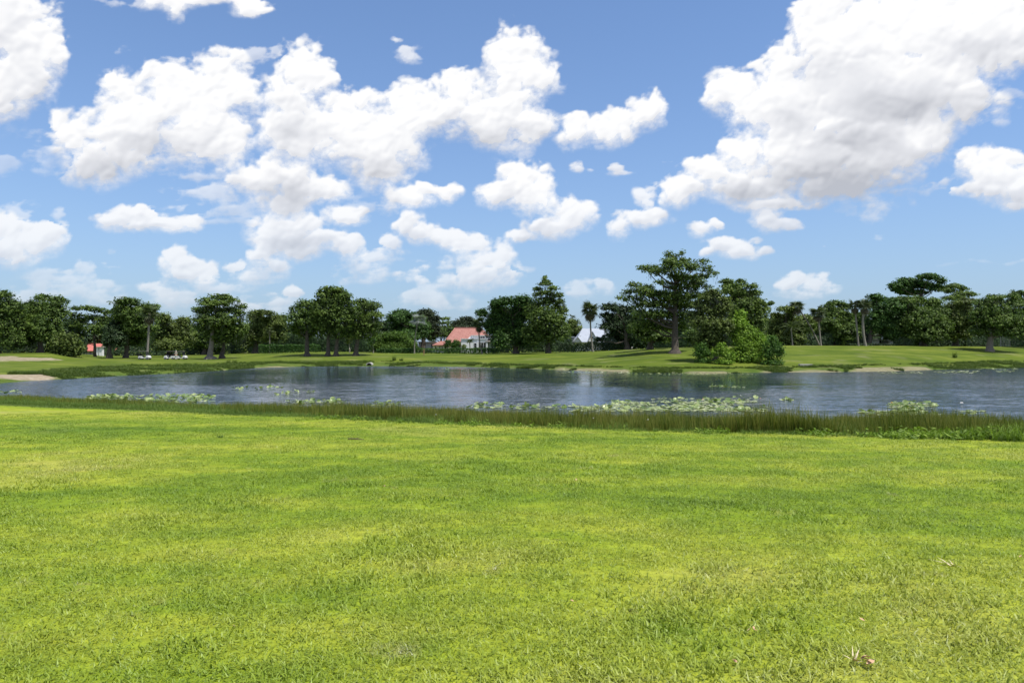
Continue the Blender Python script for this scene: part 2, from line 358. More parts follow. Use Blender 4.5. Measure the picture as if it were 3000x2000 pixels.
water = link('water', mesh_np('water', np.stack([wx, wy, wx * 0], -1), np.array([[0, 1, 2, 3]]), m))
tag(water, 'blue grey rippled pond between the lawn and the far bank', 'water', kind='structure')

# ------------------------------------------------------------------ cumulus sky
BL = []     # x, y, rx, ry, opacity  (photo pixels)
def c6(lst, w=1.0):
    for q in lst: BL.append((q[0] / 1.568, q[1] / 1.568, q[2] / 1.568, q[3] / 1.568, q[4] if len(q) > 4 else w))
def c7(lst, w=1.0):
    for q in lst: BL.append((1500 + q[0] / 1.568, q[1] / 1.568, q[2] / 1.568, q[3] / 1.568, q[4] if len(q) > 4 else w))
c6([(30, 90, 200, 190), (130, 220, 170, 150), (90, 350, 150, 130), (-10, 430, 120, 110), (260, 220, 60, 55),
    (750, 5, 90, 50), (790, 50, 40, 50), (980, -10, 220, 25), (1160, 10, 80, 45), (520, -5, 150, 25, .5), (1220, 30, 25, 25)])
c6([(360, 620, 120, 110), (560, 400, 90, 80), (430, 740, 130, 95), (640, 560, 200, 170), (850, 420, 200, 150), (1010, 320, 115, 115),
    (1060, 420, 110, 110), (716, 330, 36, 48), (930, 590, 170, 140), (1040, 650, 100, 90), (560, 700, 150, 100), (285, 560, 45, 60), (480, 800, 70, 50)])
c6([(1420, 330, 120, 120), (1330, 430, 125, 120), (1250, 560, 80, 100), (1400, 600, 190, 150), (1300, 830, 180, 110), (1310, 920, 120, 60),
    (1150, 830, 90, 70), (1480, 860, 90, 60), (1600, 560, 180, 160), (1750, 640, 200, 170), (1750, 780, 130, 80), (1900, 520, 170, 130),
    (2050, 500, 150, 120), (2120, 400, 80, 90), (1700, 440, 80, 45), (2200, 520, 130, 120), (2330, 300, 85, 160), (2400, 235, 100, 95),
    (2450, 330, 110, 110), (2330, 480, 150, 130), (2300, 590, 130, 80), (2440, 560, 90, 80), (2390, 680, 60, 40, .6)])
c6([(1180, 240, 75, 45, .55), (1290, 240, 40, 35, .5), (800, 730, 190, 60, .55), (920, 780, 110, 40, .5), (950, 880, 190, 60, .6), (1050, 950, 150, 40, .5),
    (820, 930, 150, 25, .4), (1080, 1020, 120, 16, .35), (60, 730, 130, 50, .35), (180, 620, 120, 45, .25), (240, 740, 90, 60, .3),
    (1790, 190, 50, 34, .75), (1860, 235, 50, 32, .7), (1920, 240, 40, 34, .6), (1870, 280, 60, 24, .5), (590, 250, 36, 16, .35), (1640, 930, 60, 40, .35)])
c6([(650, 985, 100, 60), (560, 1000, 110, 55), (740, 1030, 120, 42), (860, 1025, 60, 42), (600, 1045, 120, 26), (80, 1110, 150, 90), (200, 1100, 105, 75),
    (30, 1050, 70, 55), (270, 1010, 40, 34, .5), (50, 970, 100, 45, .5), (10, 900, 30, 30, .6), (1590, 985, 78, 48), (1650, 955, 30, 30), (1880, 905, 120, 44), (2040, 880, 60, 36),
    (1780, 950, 45, 38, .6), (1960, 870, 60, 30), (2080, 850, 30, 25), (1330, 1050, 160, 85), (1250, 1110, 95, 60), (1430, 1100, 95, 60), (1200, 1178, 66, 30), (1380, 1150, 80, 40),
    (1590, 1128, 90, 38), (1520, 1090, 50, 32), (1870, 1030, 70, 55), (1960, 1080, 80, 42), (2050, 1100, 90, 40), (2150, 1130, 105, 46), (2230, 1180, 105, 55),
    (2300, 1160, 60, 60, .9), (2230, 1260, 130, 60, .9), (1790, 1110, 48, 40, .9), (1720, 1170, 110, 40, .8), (1640, 1230, 110, 60, .75), (1900, 1260, 75, 42, .85),
    (1900, 1340, 100, 50, .6), (2030, 1370, 120, 40, .65), (2050, 1270, 60, 56, .7), (850, 1210, 90, 48), (860, 1260, 85, 38), (820, 1175, 50, 40), (930, 1240, 60, 50),
    (1080, 1230, 65, 40, .9), (1110, 1265, 110, 50, .8), (1210, 1240, 100, 48, .8), (1290, 1210, 60, 30, .9), (740, 1330, 80, 36, .8), (850, 1365, 130, 45, .65), (1000, 1320, 150, 50, .65),
    (300, 1320, 200, 80, .5), (420, 1270, 130, 60, .55), (520, 1220, 50, 45, .5), (200, 1355, 160, 60, .55), (1360, 1325, 50, 28, .9), (1280, 1370, 120, 32, .7), (1160, 1400, 160, 32, .6), (560, 1390, 150, 30, .4)])
c7([(290, 590, 90, 72), (400, 580, 110, 68), (500, 560, 110, 72), (600, 515, 100, 78), (655, 480, 58, 62),
    (40, 830, 125, 95), (80, 890, 120, 90), (-60, 890, 100, 65), (280, 985, 95, 68), (180, 1040, 110, 55), (60, 1080, 80, 30), (0, 780, 60, 50)])
c7([(1440, 80, 140, 110), (1380, 140, 100, 110), (1600, 150, 250, 180), (1900, 100, 300, 170), (2200, 120, 260, 190), (2380, 60, 160, 200), (1300, 290, 110, 100),
    (1150, 320, 60, 50), (1020, 430, 115, 100), (1110, 500, 120, 90), (1300, 480, 220, 170), (1600, 430, 300, 220), (1900, 380, 300, 200), (2080, 420, 150, 130),
    (1060, 700, 115, 80), (1240, 710, 110, 75), (900, 790, 140, 75), (790, 870, 105, 62), (1100, 850, 250, 75), (1400, 700, 250, 170), (1650, 680, 250, 150),
    (1850, 640, 150, 95), (1950, 610, 70, 60), (1500, 850, 250, 65), (1200, 930, 200, 28), (2330, 240, 110, 80), (2230, 500, 90, 50, .5), (2330, 420, 90, 30, .35)])
c7([(2150, 780, 90, 90), (2250, 800, 110, 105), (2350, 860, 90, 80), (2140, 870, 110, 40), (2330, 930, 70, 30, .8), (1950, 870, 70, 32, .5), (2000, 840, 40, 26, .6), (300, 752, 30, 22, .8), (322, 735, 16, 14, .7), (370, 758, 14, 10, .5),
    (490, 775, 34, 26, .85), (505, 800, 40, 14, .7), (600, 915, 42, 32, .85), (640, 880, 26, 22, .7), (240, 400, 35, 22, .3), (720, 740, 22, 12, .5), (590, 1000, 115, 45), (485, 1055, 55, 42), (650, 985, 58, 42), (870, 1050, 60, 34), (950, 1025, 34, 22),
    (1160, 1000, 66, 56, .95), (1230, 1030, 80, 24, .9), (1660, 950, 75, 55, .65), (1540, 960, 60, 30, .25), (980, 1130, 78, 46), (1040, 1155, 80, 34), (910, 1160, 46, 24), (1100, 1110, 24, 18, .8), (1150, 1150, 50, 15, .9),
    (1280, 1290, 66, 42, .9), (1390, 1310, 100, 45, .85), (1440, 1270, 36, 26, .8), (1330, 1350, 110, 22, .6), (1495, 1105, 26, 20, .5), (1420, 1115, 24, 15, .4), (340, 1330, 90, 40, .55), (400, 1305, 36, 26, .6), (30, 1240, 50, 18, .5),
    (1650, 1085, 26, 12, .35), (2350, 1105, 30, 22, .35), (2250, 1200, 160, 8, .2), (1840, 920, 30, 30, .3)])
GREY = [(1500 + q[0] / 1.568, q[1] / 1.568, q[2] / 1.568, q[3] / 1.568, q[4]) for q in
        [(1500, 830, 420, 130, 1.0), (1800, 500, 330, 130, .85), (1350, 560, 200, 90, .45), (2150, 230, 220, 80, .55), (1600, 640, 350, 110, .7), (1500, 330, 180, 120, .35), (1100, 880, 250, 50, .6), (2330, 900, 90, 40, .4)]]
GREY += [(q[0] / 1.568, q[1] / 1.568, q[2] / 1.568, q[3] / 1.568, q[4]) for q in
         [(1300, 900, 160, 80, .8), (480, 770, 160, 80, .5), (1330, 600, 120, 160, .35), (640, 650, 180, 70, .35), (1750, 780, 200, 70, .45), (2300, 640, 200, 60, .35), (1330, 1110, 150, 50, .5), (60, 160, 120, 160, .25), (1000, 330, 1, 1, 0)]]
WHITE = [(1500 + q[0] / 1.568, q[1] / 1.568, q[2] / 1.568, q[3] / 1.568, q[4]) for q in
         [(1440, 560, 80, 45, 1.), (1100, 690, 180, 70, 1.), (1900, 610, 120, 70, 1.), (1480, 190, 80, 40, .8), (2000, 60, 300, 80, .7), (1370, 640, 60, 20, .8), (1150, 480, 60, 80, .6), (2320, 240, 70, 40, .7), (1000, 780, 180, 40, .5)]]

az = axis([(-math.pi, -R(39), 50), (-R(39), R(39), 680), (R(39), math.pi, 50)])
el = axis([(-R(1.2), R(27.5), 262), (R(27.5), R(57), 22)])
AZ, EL = np.meshgrid(az, el, indexing='ij')
azc = np.clip(AZ, -R(60), R(60))
PX = 1500 + F * np.tan(azc); PY = HY - F * np.tan(EL) / np.cos(azc)
inview = np.clip((R(50) - np.abs(AZ)) / R(8), 0, 1) * np.clip((R(36) - EL) / R(6), 0, 1)
# soft warp so that blob outlines are never regular
sc0 = np.clip((1012 - PY) / 900, 0.18, 1.1)                       # clouds look smaller and flatter towards the horizon
lx = PX / (150 * sc0 ** 0 ); ly = PY / 110
wx_ = (fbm(PX / 95, PY / 75, 4, 61) - .5); wy_ = (fbm(PX / 95 + 40, PY / 75 + 7, 4, 71) - .5)
QX = PX + wx_ * 84 * (0.55 + 0.5 * sc0); QY = PY + wy_ * 62 * (0.55 + 0.5 * sc0)
S = np.zeros_like(PX); TH_ = np.zeros_like(PX) - 9.0; OP = np.zeros_like(PX)
for (x, y, rx, ry, wgt) in BL:
    rx *= 1.07; ry *= 1.07
    q = np.hypot((QX - x) / rx, (QY - y) / ry); k = np.clip(0.38 * min(rx, ry), 5, 30)
    s = np.clip((1 - q) * min(rx, ry) / k, -6, 4)
    if wgt > 0.86: S += np.exp(3.0 * s)
    else:
        TH_ = np.maximum(TH_, s)
    OP = np.maximum(OP, wgt * np.clip(s * 0.9 + 1.1, 0, 1))
FS = np.log(S + 1e-9) / 3.0
FIELD = np.maximum(FS, TH_)
def worley(x, y, s):
    xi = np.floor(x); yi = np.floor(y); best = np.full(x.shape, 9.0)
    for dx in (-1, 0, 1):
        for dy in (-1, 0, 1):
            cx = xi + dx; cy = yi + dy
            best = np.minimum(best, (cx + hash2(cx, cy, s) - x) ** 2 + (cy + hash2(cx, cy, s + 3) - y) ** 2)
    return 1 - np.sqrt(best)
ks = 1 / (0.35 + 0.65 * sc0)
w1 = worley(QX / 62 * 1.0, QY / 52, 3); w2 = worley(QX / 30, QY / 26, 11); w3 = worley(PX / 15 + wx_ * 3, PY / 13 + wy_ * 3, 19)
fb = fbm(PX / 60, PY / 40, 5, 81)
bil = 0.50 * w1 + 0.32 * w2 + 0.18 * w3
thin = (TH_ > FS)
streak = fbm(PX / 70 + PY / 300, PY / 11, 4, 91)
nz = (bil - 0.52) * 2.6 + (fb - .5) * 1.6
nz = np.where(thin, (fb - .5) * 8.0 + (bil - .52) * 2.0 + (streak - .5) * 3.0 - 0.3, nz)
DN = FIELD + nz
DN = np.where(thin, (DN - 0.15) / 1.9, DN)
# elsewhere round the sky: the same kind of broken cumulus
cx_ = AZ / R(9); cy_ = EL / R(6)
oth = (fbm(cx_, cy_, 5, 101) - .53) * 22 + (worley(AZ / R(1.8), EL / R(1.5), 5) - .5) * 1.5
DN = DN * inview + oth * (1 - inview); OP = np.clip(OP * inview + (1 - inview), 0, 1)
# shade: bellies of clouds (cloud above, none below) and broad relief
A0 = np.clip(DN * 0.5 + 0.5, 0, 1) * OP
def shift(a, n):
    o = np.zeros_like(a)
    if n > 0: o[:, :-n] = a[:, n:]; o[:, -n:] = a[:, -1:]
    elif n < 0: o[:, -n:] = a[:, :n]; o[:, :-n] = a[:, :1]
    return o
above = sum(shift(A0, n) for n in (6, 10, 14, 18, 24, 30, 38)) / 7
below = sum(shift(A0, -n) for n in (4, 8, 12, 16, 22)) / 5
belly = np.clip(above - below * 0.85, 0, 1)
DN0 = DN.copy(); sf = np.clip(shift(A0, 8) * 0.6 + shift(A0, 3) * 0.6 - shift(A0, -4) * 0.6, 0, 1)
DN = np.where(DN < 1.2, (DN - 0.1) / (0.75 + 2.0 * sf), DN)
Hh = np.clip(DN0, -1, 3.0) * 8 + w1 * 10 + w2 * 5 + fbm(QX / 120, QY / 90, 3, 55) * 24
gx = (np.roll(Hh, -1, 0) - np.roll(Hh, 1, 0)) / 2; gy = (shift(Hh, 1) - shift(Hh, -1)) / 2   # per grid step ~ 3.6 px
rel = np.clip((gx * 0.35 - gy * 0.8) * 0.16, -1, 1)
rel = (rel + np.roll(rel, 1, 0) + np.roll(rel, -1, 0) + shift(rel, 1) + shift(rel, -1)) / 5
def soft(lst):
    g = np.zeros_like(PX)
    for (x, y, rx, ry, wgt) in lst: g = np.maximum(g, wgt * np.exp(-1.3 * (((QX - x) / rx) ** 2 + ((QY - y) / ry) ** 2)))
    return g
grey = soft(GREY) * inview; whi = soft(WHITE) * inview
SHD = np.clip(0.05 + 0.42 * belly + 0.85 * grey * (1 - whi) * (0.65 + 0.7 * fbm(PX / 90, PY / 60, 3, 33)) - 0.32 * rel - whi * .1, 0, 1)
nA, nE = AZ.shape
RS = 6500.0
SV = np.stack([RS * np.sin(AZ) * np.cos(EL), RS * np.cos(AZ) * np.cos(EL), RS * np.sin(EL)], -1).reshape(-1, 3)
ii = np.arange(nA - 1)[:, None] * nE; jj = np.arange(nE - 1)[None, :]
SQ = np.stack([ii + jj, ii + jj + 1, ii + nE + jj + 1, ii + nE + jj], -1).reshape(-1, 4)
m, t, o = newmat('cumulus_sky')
p = nd(t, "ShaderNodeVectorMath", {0: pos(t), 1: (1 / RS,) * 3}, operation='MULTIPLY').outputs[0]
el_ = nd(t, "ShaderNodeSeparateXYZ", {0: p}).outputs[2]
n = noise(t, vscale(t, p, (1, 1, 1.3)), 130.0, 4, 0.62, 0.3)
dn = math_(t, 'ADD', attr(t, "dens"), math_(t, 'MULTIPLY', math_(t, 'SUBTRACT', n, 0.5), 1.1))
al = nd(t, "ShaderNodeMapRange", {0: dn, 1: -0.65, 2: 0.8, 3: 0.0, 4: 1.0}, interpolation_type='SMOOTHSTEP').outputs[0]
al = math_(t, 'MULTIPLY', al, attr(t, "opac"))
hz = nd(t, "ShaderNodeMapRange", {0: el_, 1: 0.0, 2: 0.22, 3: 0.68, 4: 1.0}).outputs[0]
al = math_(t, 'MULTIPLY', al, hz)
body = ramp(t, attr(t, "shade"), [(0.0, (0.87, 0.87, 0.875)), (0.35, (0.69, 0.70, 0.735)), (1.0, (0.43, 0.445, 0.49))])
body = mix(t, math_(t, 'SUBTRACT', 1.0, hz), body, (0.50, 0.555, 0.64))
em = nd(t, "ShaderNodeEmission", {0: body, 1: 1.0}); tp = nd(t, "ShaderNodeBsdfTransparent")
air = math_(t, 'ADD', math_(t, 'MULTIPLY', math_(t, 'POWER', 2.718, math_(t, 'MULTIPLY', math_(t, 'MAXIMUM', el_, 0.0), -6.0)), 0.82), 0.08)
ea = nd(t, "ShaderNodeEmission", {0: (0.295, 0.390, 0.53, 1), 1: 1.0})
ma = nd(t, "ShaderNodeMixShader", {0: air, 1: tp.outputs[0], 2: ea.outputs[0]})
ms = nd(t, "ShaderNodeMixShader", {0: al, 1: ma.outputs[0], 2: em.outputs[0]}); t.links.new(ms.outputs[0], o.inputs[0])
m.cycles.emission_sampling = 'NONE'
skyo = link('sky', mesh_np('sky', SV, SQ, m, {'dens': DN.ravel(), 'opac': OP.ravel(), 'shade': SHD.ravel()}, smooth=True))
tag(skyo, 'blue summer sky with bright white cumulus clouds', 'sky', kind='structure')

# ------------------------------------------------------------------ foliage, trunks, crowns
def leaves(C, N, L, Wd, g):
    """diamond leaves: centres, normals, lengths, widths"""
    n = len(C); N = N / (np.linalg.norm(N, axis=1)[:, None] + 1e-9)
    r = g.normal(size=(n, 3)); T = np.cross(N, r); T /= np.linalg.norm(T, axis=1)[:, None] + 1e-9; B = np.cross(N, T)
    T = T * L[:, None]; B = B * Wd[:, None]
    V = np.stack([C - T, C + B - T * 0.15, C + T, C - B - T * 0.15], 1).reshape(-1, 3)
    Q = np.arange(n * 4).reshape(-1, 4); return V, Q

def rnd_dirs(n, g, up=0.0):
    d = g.normal(size=(n, 3)); d /= np.linalg.norm(d, axis=1)[:, None]
    if up: d[:, 2] = np.abs(d[:, 2]) * up + d[:, 2] * (1 - up)
    return d / np.linalg.norm(d, axis=1)[:, None]

def crown_leaves(lobes, g, leaf=0.16, dens=1.0, flat=0.5, clump=0.75, core=0.5):
    """lobes (x,y,z,rx,ry,rz) -> leaf clumps on and in the lobes, flattened into pads, with gaps between them"""
    Cs, Ns, Ls, Ts = [], [], [], []; tips = []
    for (x, y, z, rx, ry, rz) in lobes:
        c0 = np.array([x, y, z]); rad = np.array([rx, ry, rz])
        area = 4.2 * ((rx * ry) ** 1.1 + (rx * rz) ** 1.1 + (ry * rz) ** 1.1)
        nc = max(9, int(area * 0.95 / clump ** 2 * dens ** 0.5)); d = rnd_dirs(nc, g, 0.15)
        rr_ = g.uniform(0.62, 1.0, nc) ** 0.7; cc = c0 + d * rad * rr_[:, None]
        cs = clump * g.uniform(0.45, 1.25, nc); ns_ = max(3, nc // 3); cc[:ns_] = c0 + d[:ns_] * rad * g.uniform(0.95, 1.28, ns_)[:, None]; cs[:ns_] = clump * g.uniform(.22, .45, ns_); nl = np.maximum(8, (cs ** 2 * 58 * dens * (0.16 / leaf) ** 1.6).astype(int)); idx = np.repeat(np.arange(nc), nl)
        off = rnd_dirs(len(idx), g) * (g.uniform(0, 1, len(idx)) ** 0.5)[:, None]
        off[:, 2] *= flat * 1.5; P = cc[idx] + off * cs[idx][:, None]
        P[:, 2] -= 0.18 * (off[:, 0] ** 2 + off[:, 1] ** 2) * cs[idx]
        Cs.append(P); Ns.append(off * np.array([1, 1, 1.6]) + d[idx] * 0.5 + np.array([0, 0, 0.75]) + g.normal(size=P.shape) * 0.45)
        Ls.append(leaf * g.uniform(0.6, 1.35, len(P))); Ts.append(np.clip(0.5 + g.normal(size=len(P)) * 0.17 + g.normal(size=nc)[idx] * 0.13, 0, 1))
        k = min(4, nc); tips.append((c0, cc[g.choice(nc, k, replace=False)]))
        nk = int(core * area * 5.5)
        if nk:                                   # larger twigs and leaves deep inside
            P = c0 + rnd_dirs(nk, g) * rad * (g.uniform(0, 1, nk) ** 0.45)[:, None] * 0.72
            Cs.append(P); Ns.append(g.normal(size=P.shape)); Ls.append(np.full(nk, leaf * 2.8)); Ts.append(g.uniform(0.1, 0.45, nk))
    C = np.concatenate(Cs); L = np.concatenate(Ls)
    V, Q = leaves(C, np.concatenate(Ns), L, L * 0.55, g)
    return V, Q, np.repeat(np.concatenate(Ts), 4), tips

NT = [0]
def limb(a, b, r0, r1, g, sag=0.12, n=6):
    a = np.array(a, float); b = np.array(b, float); t = np.linspace(0, 1, n)[:, None]
    ln = np.linalg.norm(b - a); mid = g.normal(size=3) * 0.05 * ln; mid[2] -= sag * ln * 0.5
    P = a + (b - a) * t + np.sin(t * np.pi) * mid + np.concatenate([np.zeros((1, 3)), g.normal(size=(n - 2, 3)) * 0.018 * ln, np.zeros((1, 3))])
    return tube(P, r0 + (r1 - r0) * t[:, 0] ** 0.8, 6)

def tree(label, lobes, base, mat='oak', D=None, cat='tree', name='oak_tree', group=None, trunk_px=14, flare=1.5, fork=0.45, leaf=0.165, dens=1.0,
         flat=0.5, clump=0.75, core=0.5, bark='bark', moss=0, seed=None, lean=0.0, limbs=True, depth=0.8, top=None):
    """lobes in photo pixels (x, y, rx, ry) at the depth of the tree; base = (px, py) of the trunk foot"""
    g = np.random.default_rng(seed if seed is not None else int(base[0] * 7 + lobes[0][1]))
    bx, by = base
    if D is None: D = hit(bx, by)
    b0 = W(bx, by, D); b0[2] = gz(b0[0], b0[1])
    k = D / F; Lw = []
    ctr = np.mean([l[0] for l in lobes]); wid_ = max(l[0] + l[2] for l in lobes) - min(l[0] - l[2] for l in lobes)
    for (x, y, rx, ry) in lobes:
        q = 1 - min(1, abs(x - ctr) / (wid_ / 2 + 1e-6)); dd = g.uniform(-1, 1) * k * wid_ * 0.22 * depth * (0.3 + q)
        P = W(x, y, D); P[1] += dd
        Lw.append((P[0] - b0[0], P[1] - b0[1], P[2] - b0[2], rx * k * 1.0, max(rx * 0.8, 14) * k * depth, ry * k * 1.05))
    root = empty(name, b0, label, cat, group)
    V, Q, T, tips = crown_leaves(Lw, g, leaf, dens, flat, clump, core)
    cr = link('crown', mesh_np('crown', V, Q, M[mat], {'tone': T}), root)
    # trunk and limbs
    r = trunk_px * k / 2; zt = max(l[2] for l in Lw); cx = np.mean([l[0] for l in Lw]); ztop = zt * 0.80
    hs = np.array([-0.3, 0.25, 0.8, ztop * 0.25, ztop * 0.5, ztop * 0.75, ztop])
    tx = top if top is not None else cx * 0.6
    P = np.stack([tx * (hs.clip(0) / ztop) ** 1.4 + g.normal(size=7) * 0.05, g.normal(size=7) * 0.06, hs], 1); P[0, :2] = 0
    rad = r * np.array([flare * 1.25, flare, 1.1, 0.95, 0.72, 0.42, 0.12])
    parts = [tube(P, rad, 10)]
    if limbs:
        for (x, y, z, rx, ry, rz), (c0, cc) in zip(Lw, tips):
            zz = np.clip(z - 0.55 * np.hypot(x - tx * 0.5, y) - 0.3, ztop * fork * 0.6, ztop * 0.85)
            A = np.array([np.interp(zz, hs, P[:, 0]), np.interp(zz, hs, P[:, 1]), zz])
            rl = r * 0.42 * (1 - 0.5 * zz / ztop)
            parts.append(limb(A, c0, rl, rl * 0.35, g))
            for q in cc: parts.append(limb(c0, q, rl * 0.4, 0.015, g, 0.02, 4))
    V, Q = join(parts)
    link('trunk', mesh_np('trunk', V, Q, M[bark], smooth=True), root)
    if moss:
        n = moss; li = g.integers(0, len(Lw), n); C = []
        for i in li:
            l = Lw[i]; a = g.uniform(0, 2 * np.pi); q = g.uniform(0.3, 0.95); C.append((l[0] + l[3] * q * math.cos(a), l[1] + l[4] * q * math.sin(a), l[2] - l[5] * g.uniform(0.2, 1.0)))
        C = np.array(C); idx = np.repeat(np.arange(n), 14); ln = g.uniform(0.5, 1.8, n)[idx]
        P = C[idx] + np.stack([g.normal(size=len(idx)) * .22, g.normal(size=len(idx)) * .22, -g.uniform(0, 1, len(idx)) * ln], 1)
        hl = g.uniform(.15, .4, len(idx)); ww = g.uniform(.015, .05, len(idx)); a = g.uniform(0, np.pi, len(idx))
        dx = np.stack([np.cos(a) * ww, np.sin(a) * ww, 0 * a], 1); dz = np.stack([0 * a, 0 * a, hl], 1)
        V = np.stack([P - dz, P + dx, P + dz, P - dx], 1).reshape(-1, 3)
        mo = link('hanging_moss', mesh_np('hanging_moss', V, np.arange(len(V)).reshape(-1, 4), M['moss'], {'tone': np.repeat(g.uniform(.2, .8, len(idx)), 4)}), root); mo['kind'] = 'stuff'
    NT[0] += len(Q); return root

def bush(label, lobes, base, mat='shrub', D=None, cat='bush', name='bush', group=None, leaf=0.11, dens=1.05, clump=0.45, flat=0.8, core=1.0, stems=5, seed=None, depth=0.9, bark='bark'):
    g = np.random.default_rng(seed if seed is not None else int(base[0] * 3 + lobes[0][1])); bx, by = base
    if D is None: D = hit(bx, by)
    b0 = W(bx, by, D); b0[2] = gz(b0[0], b0[1]); k = D / F; Lw = []
    for (x, y, rx, ry) in lobes:
        P = W(x, y, D); Lw.append((P[0] - b0[0], g.uniform(-.3, .3) * rx * k, P[2] - b0[2], rx * k * 1.05, max(rx, 10) * k * depth, ry * k * 1.1))
    wl = min(l[0] - l[3] for l in Lw); wr_ = max(l[0] + l[3] for l in Lw); Lw.append(((wl + wr_) / 2, 0, (wr_ - wl) * .10, (wr_ - wl) * .40, (wr_ - wl) * .4, (wr_ - wl) * .15))
    root = empty(name, b0, label, cat, group)
    V, Q, T, tips = crown_leaves(Lw, g, leaf, dens, flat, clump, core)
    link('foliage', mesh_np('foliage', V, Q, M[mat], {'tone': T}), root)
    parts = []
    for i in range(stems):
        l = Lw[g.integers(0, len(Lw))]
        parts.append(limb((g.normal() * .15, g.normal() * .15, -.1), (l[0] * .9, l[1], l[2]), 0.06, 0.02, g, -0.05))
    V, Q = join(parts); link('stem', mesh_np('stem', V, Q, M[bark], smooth=True), root); return root

def hedge(label, pts, mat='hedge', thick=1.2, name='hedge', cat='hedge', dens=75, leaf=0.13, wob=0.12, group=None, kind=None, seed=1, bottom=True):
    """pts: list of (px, py_top, D); leaf wall from the ground up to py_top"""
    g = np.random.default_rng(seed); Pt = [W(*q) for q in pts]; Cs, Ns = [], []
    b0 = Pt[0].copy(); b0[2] = gz(b0[0], b0[1])
    for a, b in zip(Pt[:-1], Pt[1:]):
        ln = np.hypot(*(b - a)[:2]); hh = max(a[2], b[2]) - min(gz(a[0], a[1]), gz(b[0], b[1])); n = int(ln * (hh * 1.6 + thick) * dens)
        t_ = g.uniform(0, 1, n); base = a + (b - a) * t_[:, None]; zg = land(base[:, 0], base[:, 1])[0]
        wv = 1 + wob * (vnoise(base[:, 0] * .9, base[:, 1] * .9, 7) * 2 - 1) + wob * .6 * (vnoise(base[:, 0] * 3, base[:, 1] * 3, 9) * 2 - 1)
        H = np.maximum(0.3, (base[:, 2] - zg) * wv); f = g.uniform(0, 1, n); side = g.uniform(0, 1, n)
        istop = f < 0.34; z = np.where(istop, H - np.abs(g.normal(size=n)) * .07, H * g.uniform(0, 1, n) ** .8)
        y = np.where(istop, g.uniform(-.5, .5, n) * thick, np.where(side < .62, -.5, np.where(side < .8, .5, g.uniform(-.5, .5, n))) * thick + g.normal(size=n) * .06)
        dr = (b - a)[:2] / ln; nx, ny = -dr[1], dr[0]
        Cs.append(np.stack([base[:, 0] + nx * y, base[:, 1] + ny * y, zg + z], 1) - b0)
        Ns.append(np.stack([nx * y, ny * y, np.where(istop, 1.2, .4)], 1) + g.normal(size=(n, 3)) * .45)
    C = np.concatenate(Cs); L = leaf * g.uniform(.6, 1.4, len(C)); V, Q = leaves(C, np.concatenate(Ns), L, L * .6, g)
    T = np.repeat(np.clip(.5 + g.normal(size=len(C)) * .2, 0, 1), 4)
    if kind:
        o = link(name, mesh_np(name, V, Q, M[mat], {'tone': T}), None, b0); return tag(o, label, cat, group, kind)
    root = empty(name, b0, label, cat, group); link('foliage', mesh_np('foliage', V, Q, M[mat], {'tone': T}), root); return root

# ---- palms: fan fronds and feather fronds share their mesh data
def fan_frond(mat, g, R_=1.0, spread=2.0, nb=15, droop=0.5):
    V, Q, T = [], [], []
    def strip(P, wd, tt):
        n = len(P); d = np.gradient(P, axis=0); s = np.cross(d, [0, 0, 1.0]); s /= np.linalg.norm(s, axis=1)[:, None] + 1e-9
        b = sum(len(v) for v in V); w_ = np.array(wd)[:, None]; v = np.stack([P - s * w_, P + s * w_], 1).reshape(-1, 3); V.append(v)
        for i in range(n - 1): Q.append([b + 2 * i, b + 2 * i + 1, b + 2 * i + 3, b + 2 * i + 2])
        T.append(np.full(len(v), tt))
    t_ = np.linspace(0, 1, 4); strip(np.stack([t_ * R_ * .55, 0 * t_, -.10 * t_ ** 2], 1), [.02] * 4, .6)
    for a in np.linspace(-spread, spread, nb):
        t_ = np.linspace(0, 1, 4); l = R_ * (.78 - .12 * abs(a) / spread) * g.uniform(.85, 1.1)
        x = R_ * .52 + np.cos(a) * t_ * l; y = np.sin(a) * t_ * l; z = -.1 - droop * l * t_ ** 2.2 + g.normal() * .02
        strip(np.stack([x, y, z + 0 * t_], 1), [.015, .05, .04, .004], g.uniform(.25, .8))
    return mesh_np('frond', np.concatenate(V), np.array(Q), mat, {'tone': np.concatenate(T)})
def feather_frond(mat, g, R_=2.2, droop=.55, nb=20):
    V, Q, T = [], [], []
    sp = lambda t_: np.array([t_ * R_ * (1 - .15 * t_), 0, .35 * t_ * R_ - (.35 + droop) * R_ * t_ ** 2.2])
    for i in range(6):
        a, b = sp(i / 6), sp((i + 1) / 6); k = len(V) * 4; V.append(np.array([a + [0, .03, 0], a - [0, .03, 0], b - [0, .02, 0], b + [0, .02, 0]])); Q.append([k, k + 1, k + 2, k + 3]); T.append(np.full(4, .6))
    for s in (-1, 1):
        for i in range(nb):
            t_ = .12 + .88 * i / nb; a = sp(t_); l = R_ * .30 * (math.sin(min(1, t_ * 1.25) * math.pi) ** .5 * .8 + .25) * g.uniform(.85, 1.1)
            d = np.array([.55, s * .8, -.35 - .4 * t_]); d /= np.linalg.norm(d); k = len(V) * 4
            V.append(np.array([a, a + d * l * .5 + [.045, 0, 0], a + d * l + [0, 0, -l * .2], a + d * l * .5 - [.045, 0, 0]])); Q.append([k, k + 1, k + 2, k + 3]); T.append(np.full(4, g.uniform(.25, .85)))
    return mesh_np('frond', np.concatenate(V), np.array(Q), mat, {'tone': np.concatenate(T)})
gp = np.random.default_rng(99)
FR = {'fan': [fan_frond(M['palm'], gp) for _ in range(3)], 'dead': [fan_frond(M['dead'], gp, .9, 1.5, 11, .8) for _ in range(2)],
      'silver': [fan_frond(M['silver'], gp, 1.15, 2.0, 15, .35) for _ in range(2)], 'feather': [feather_frond(M['palm'], gp) for _ in range(2)]}
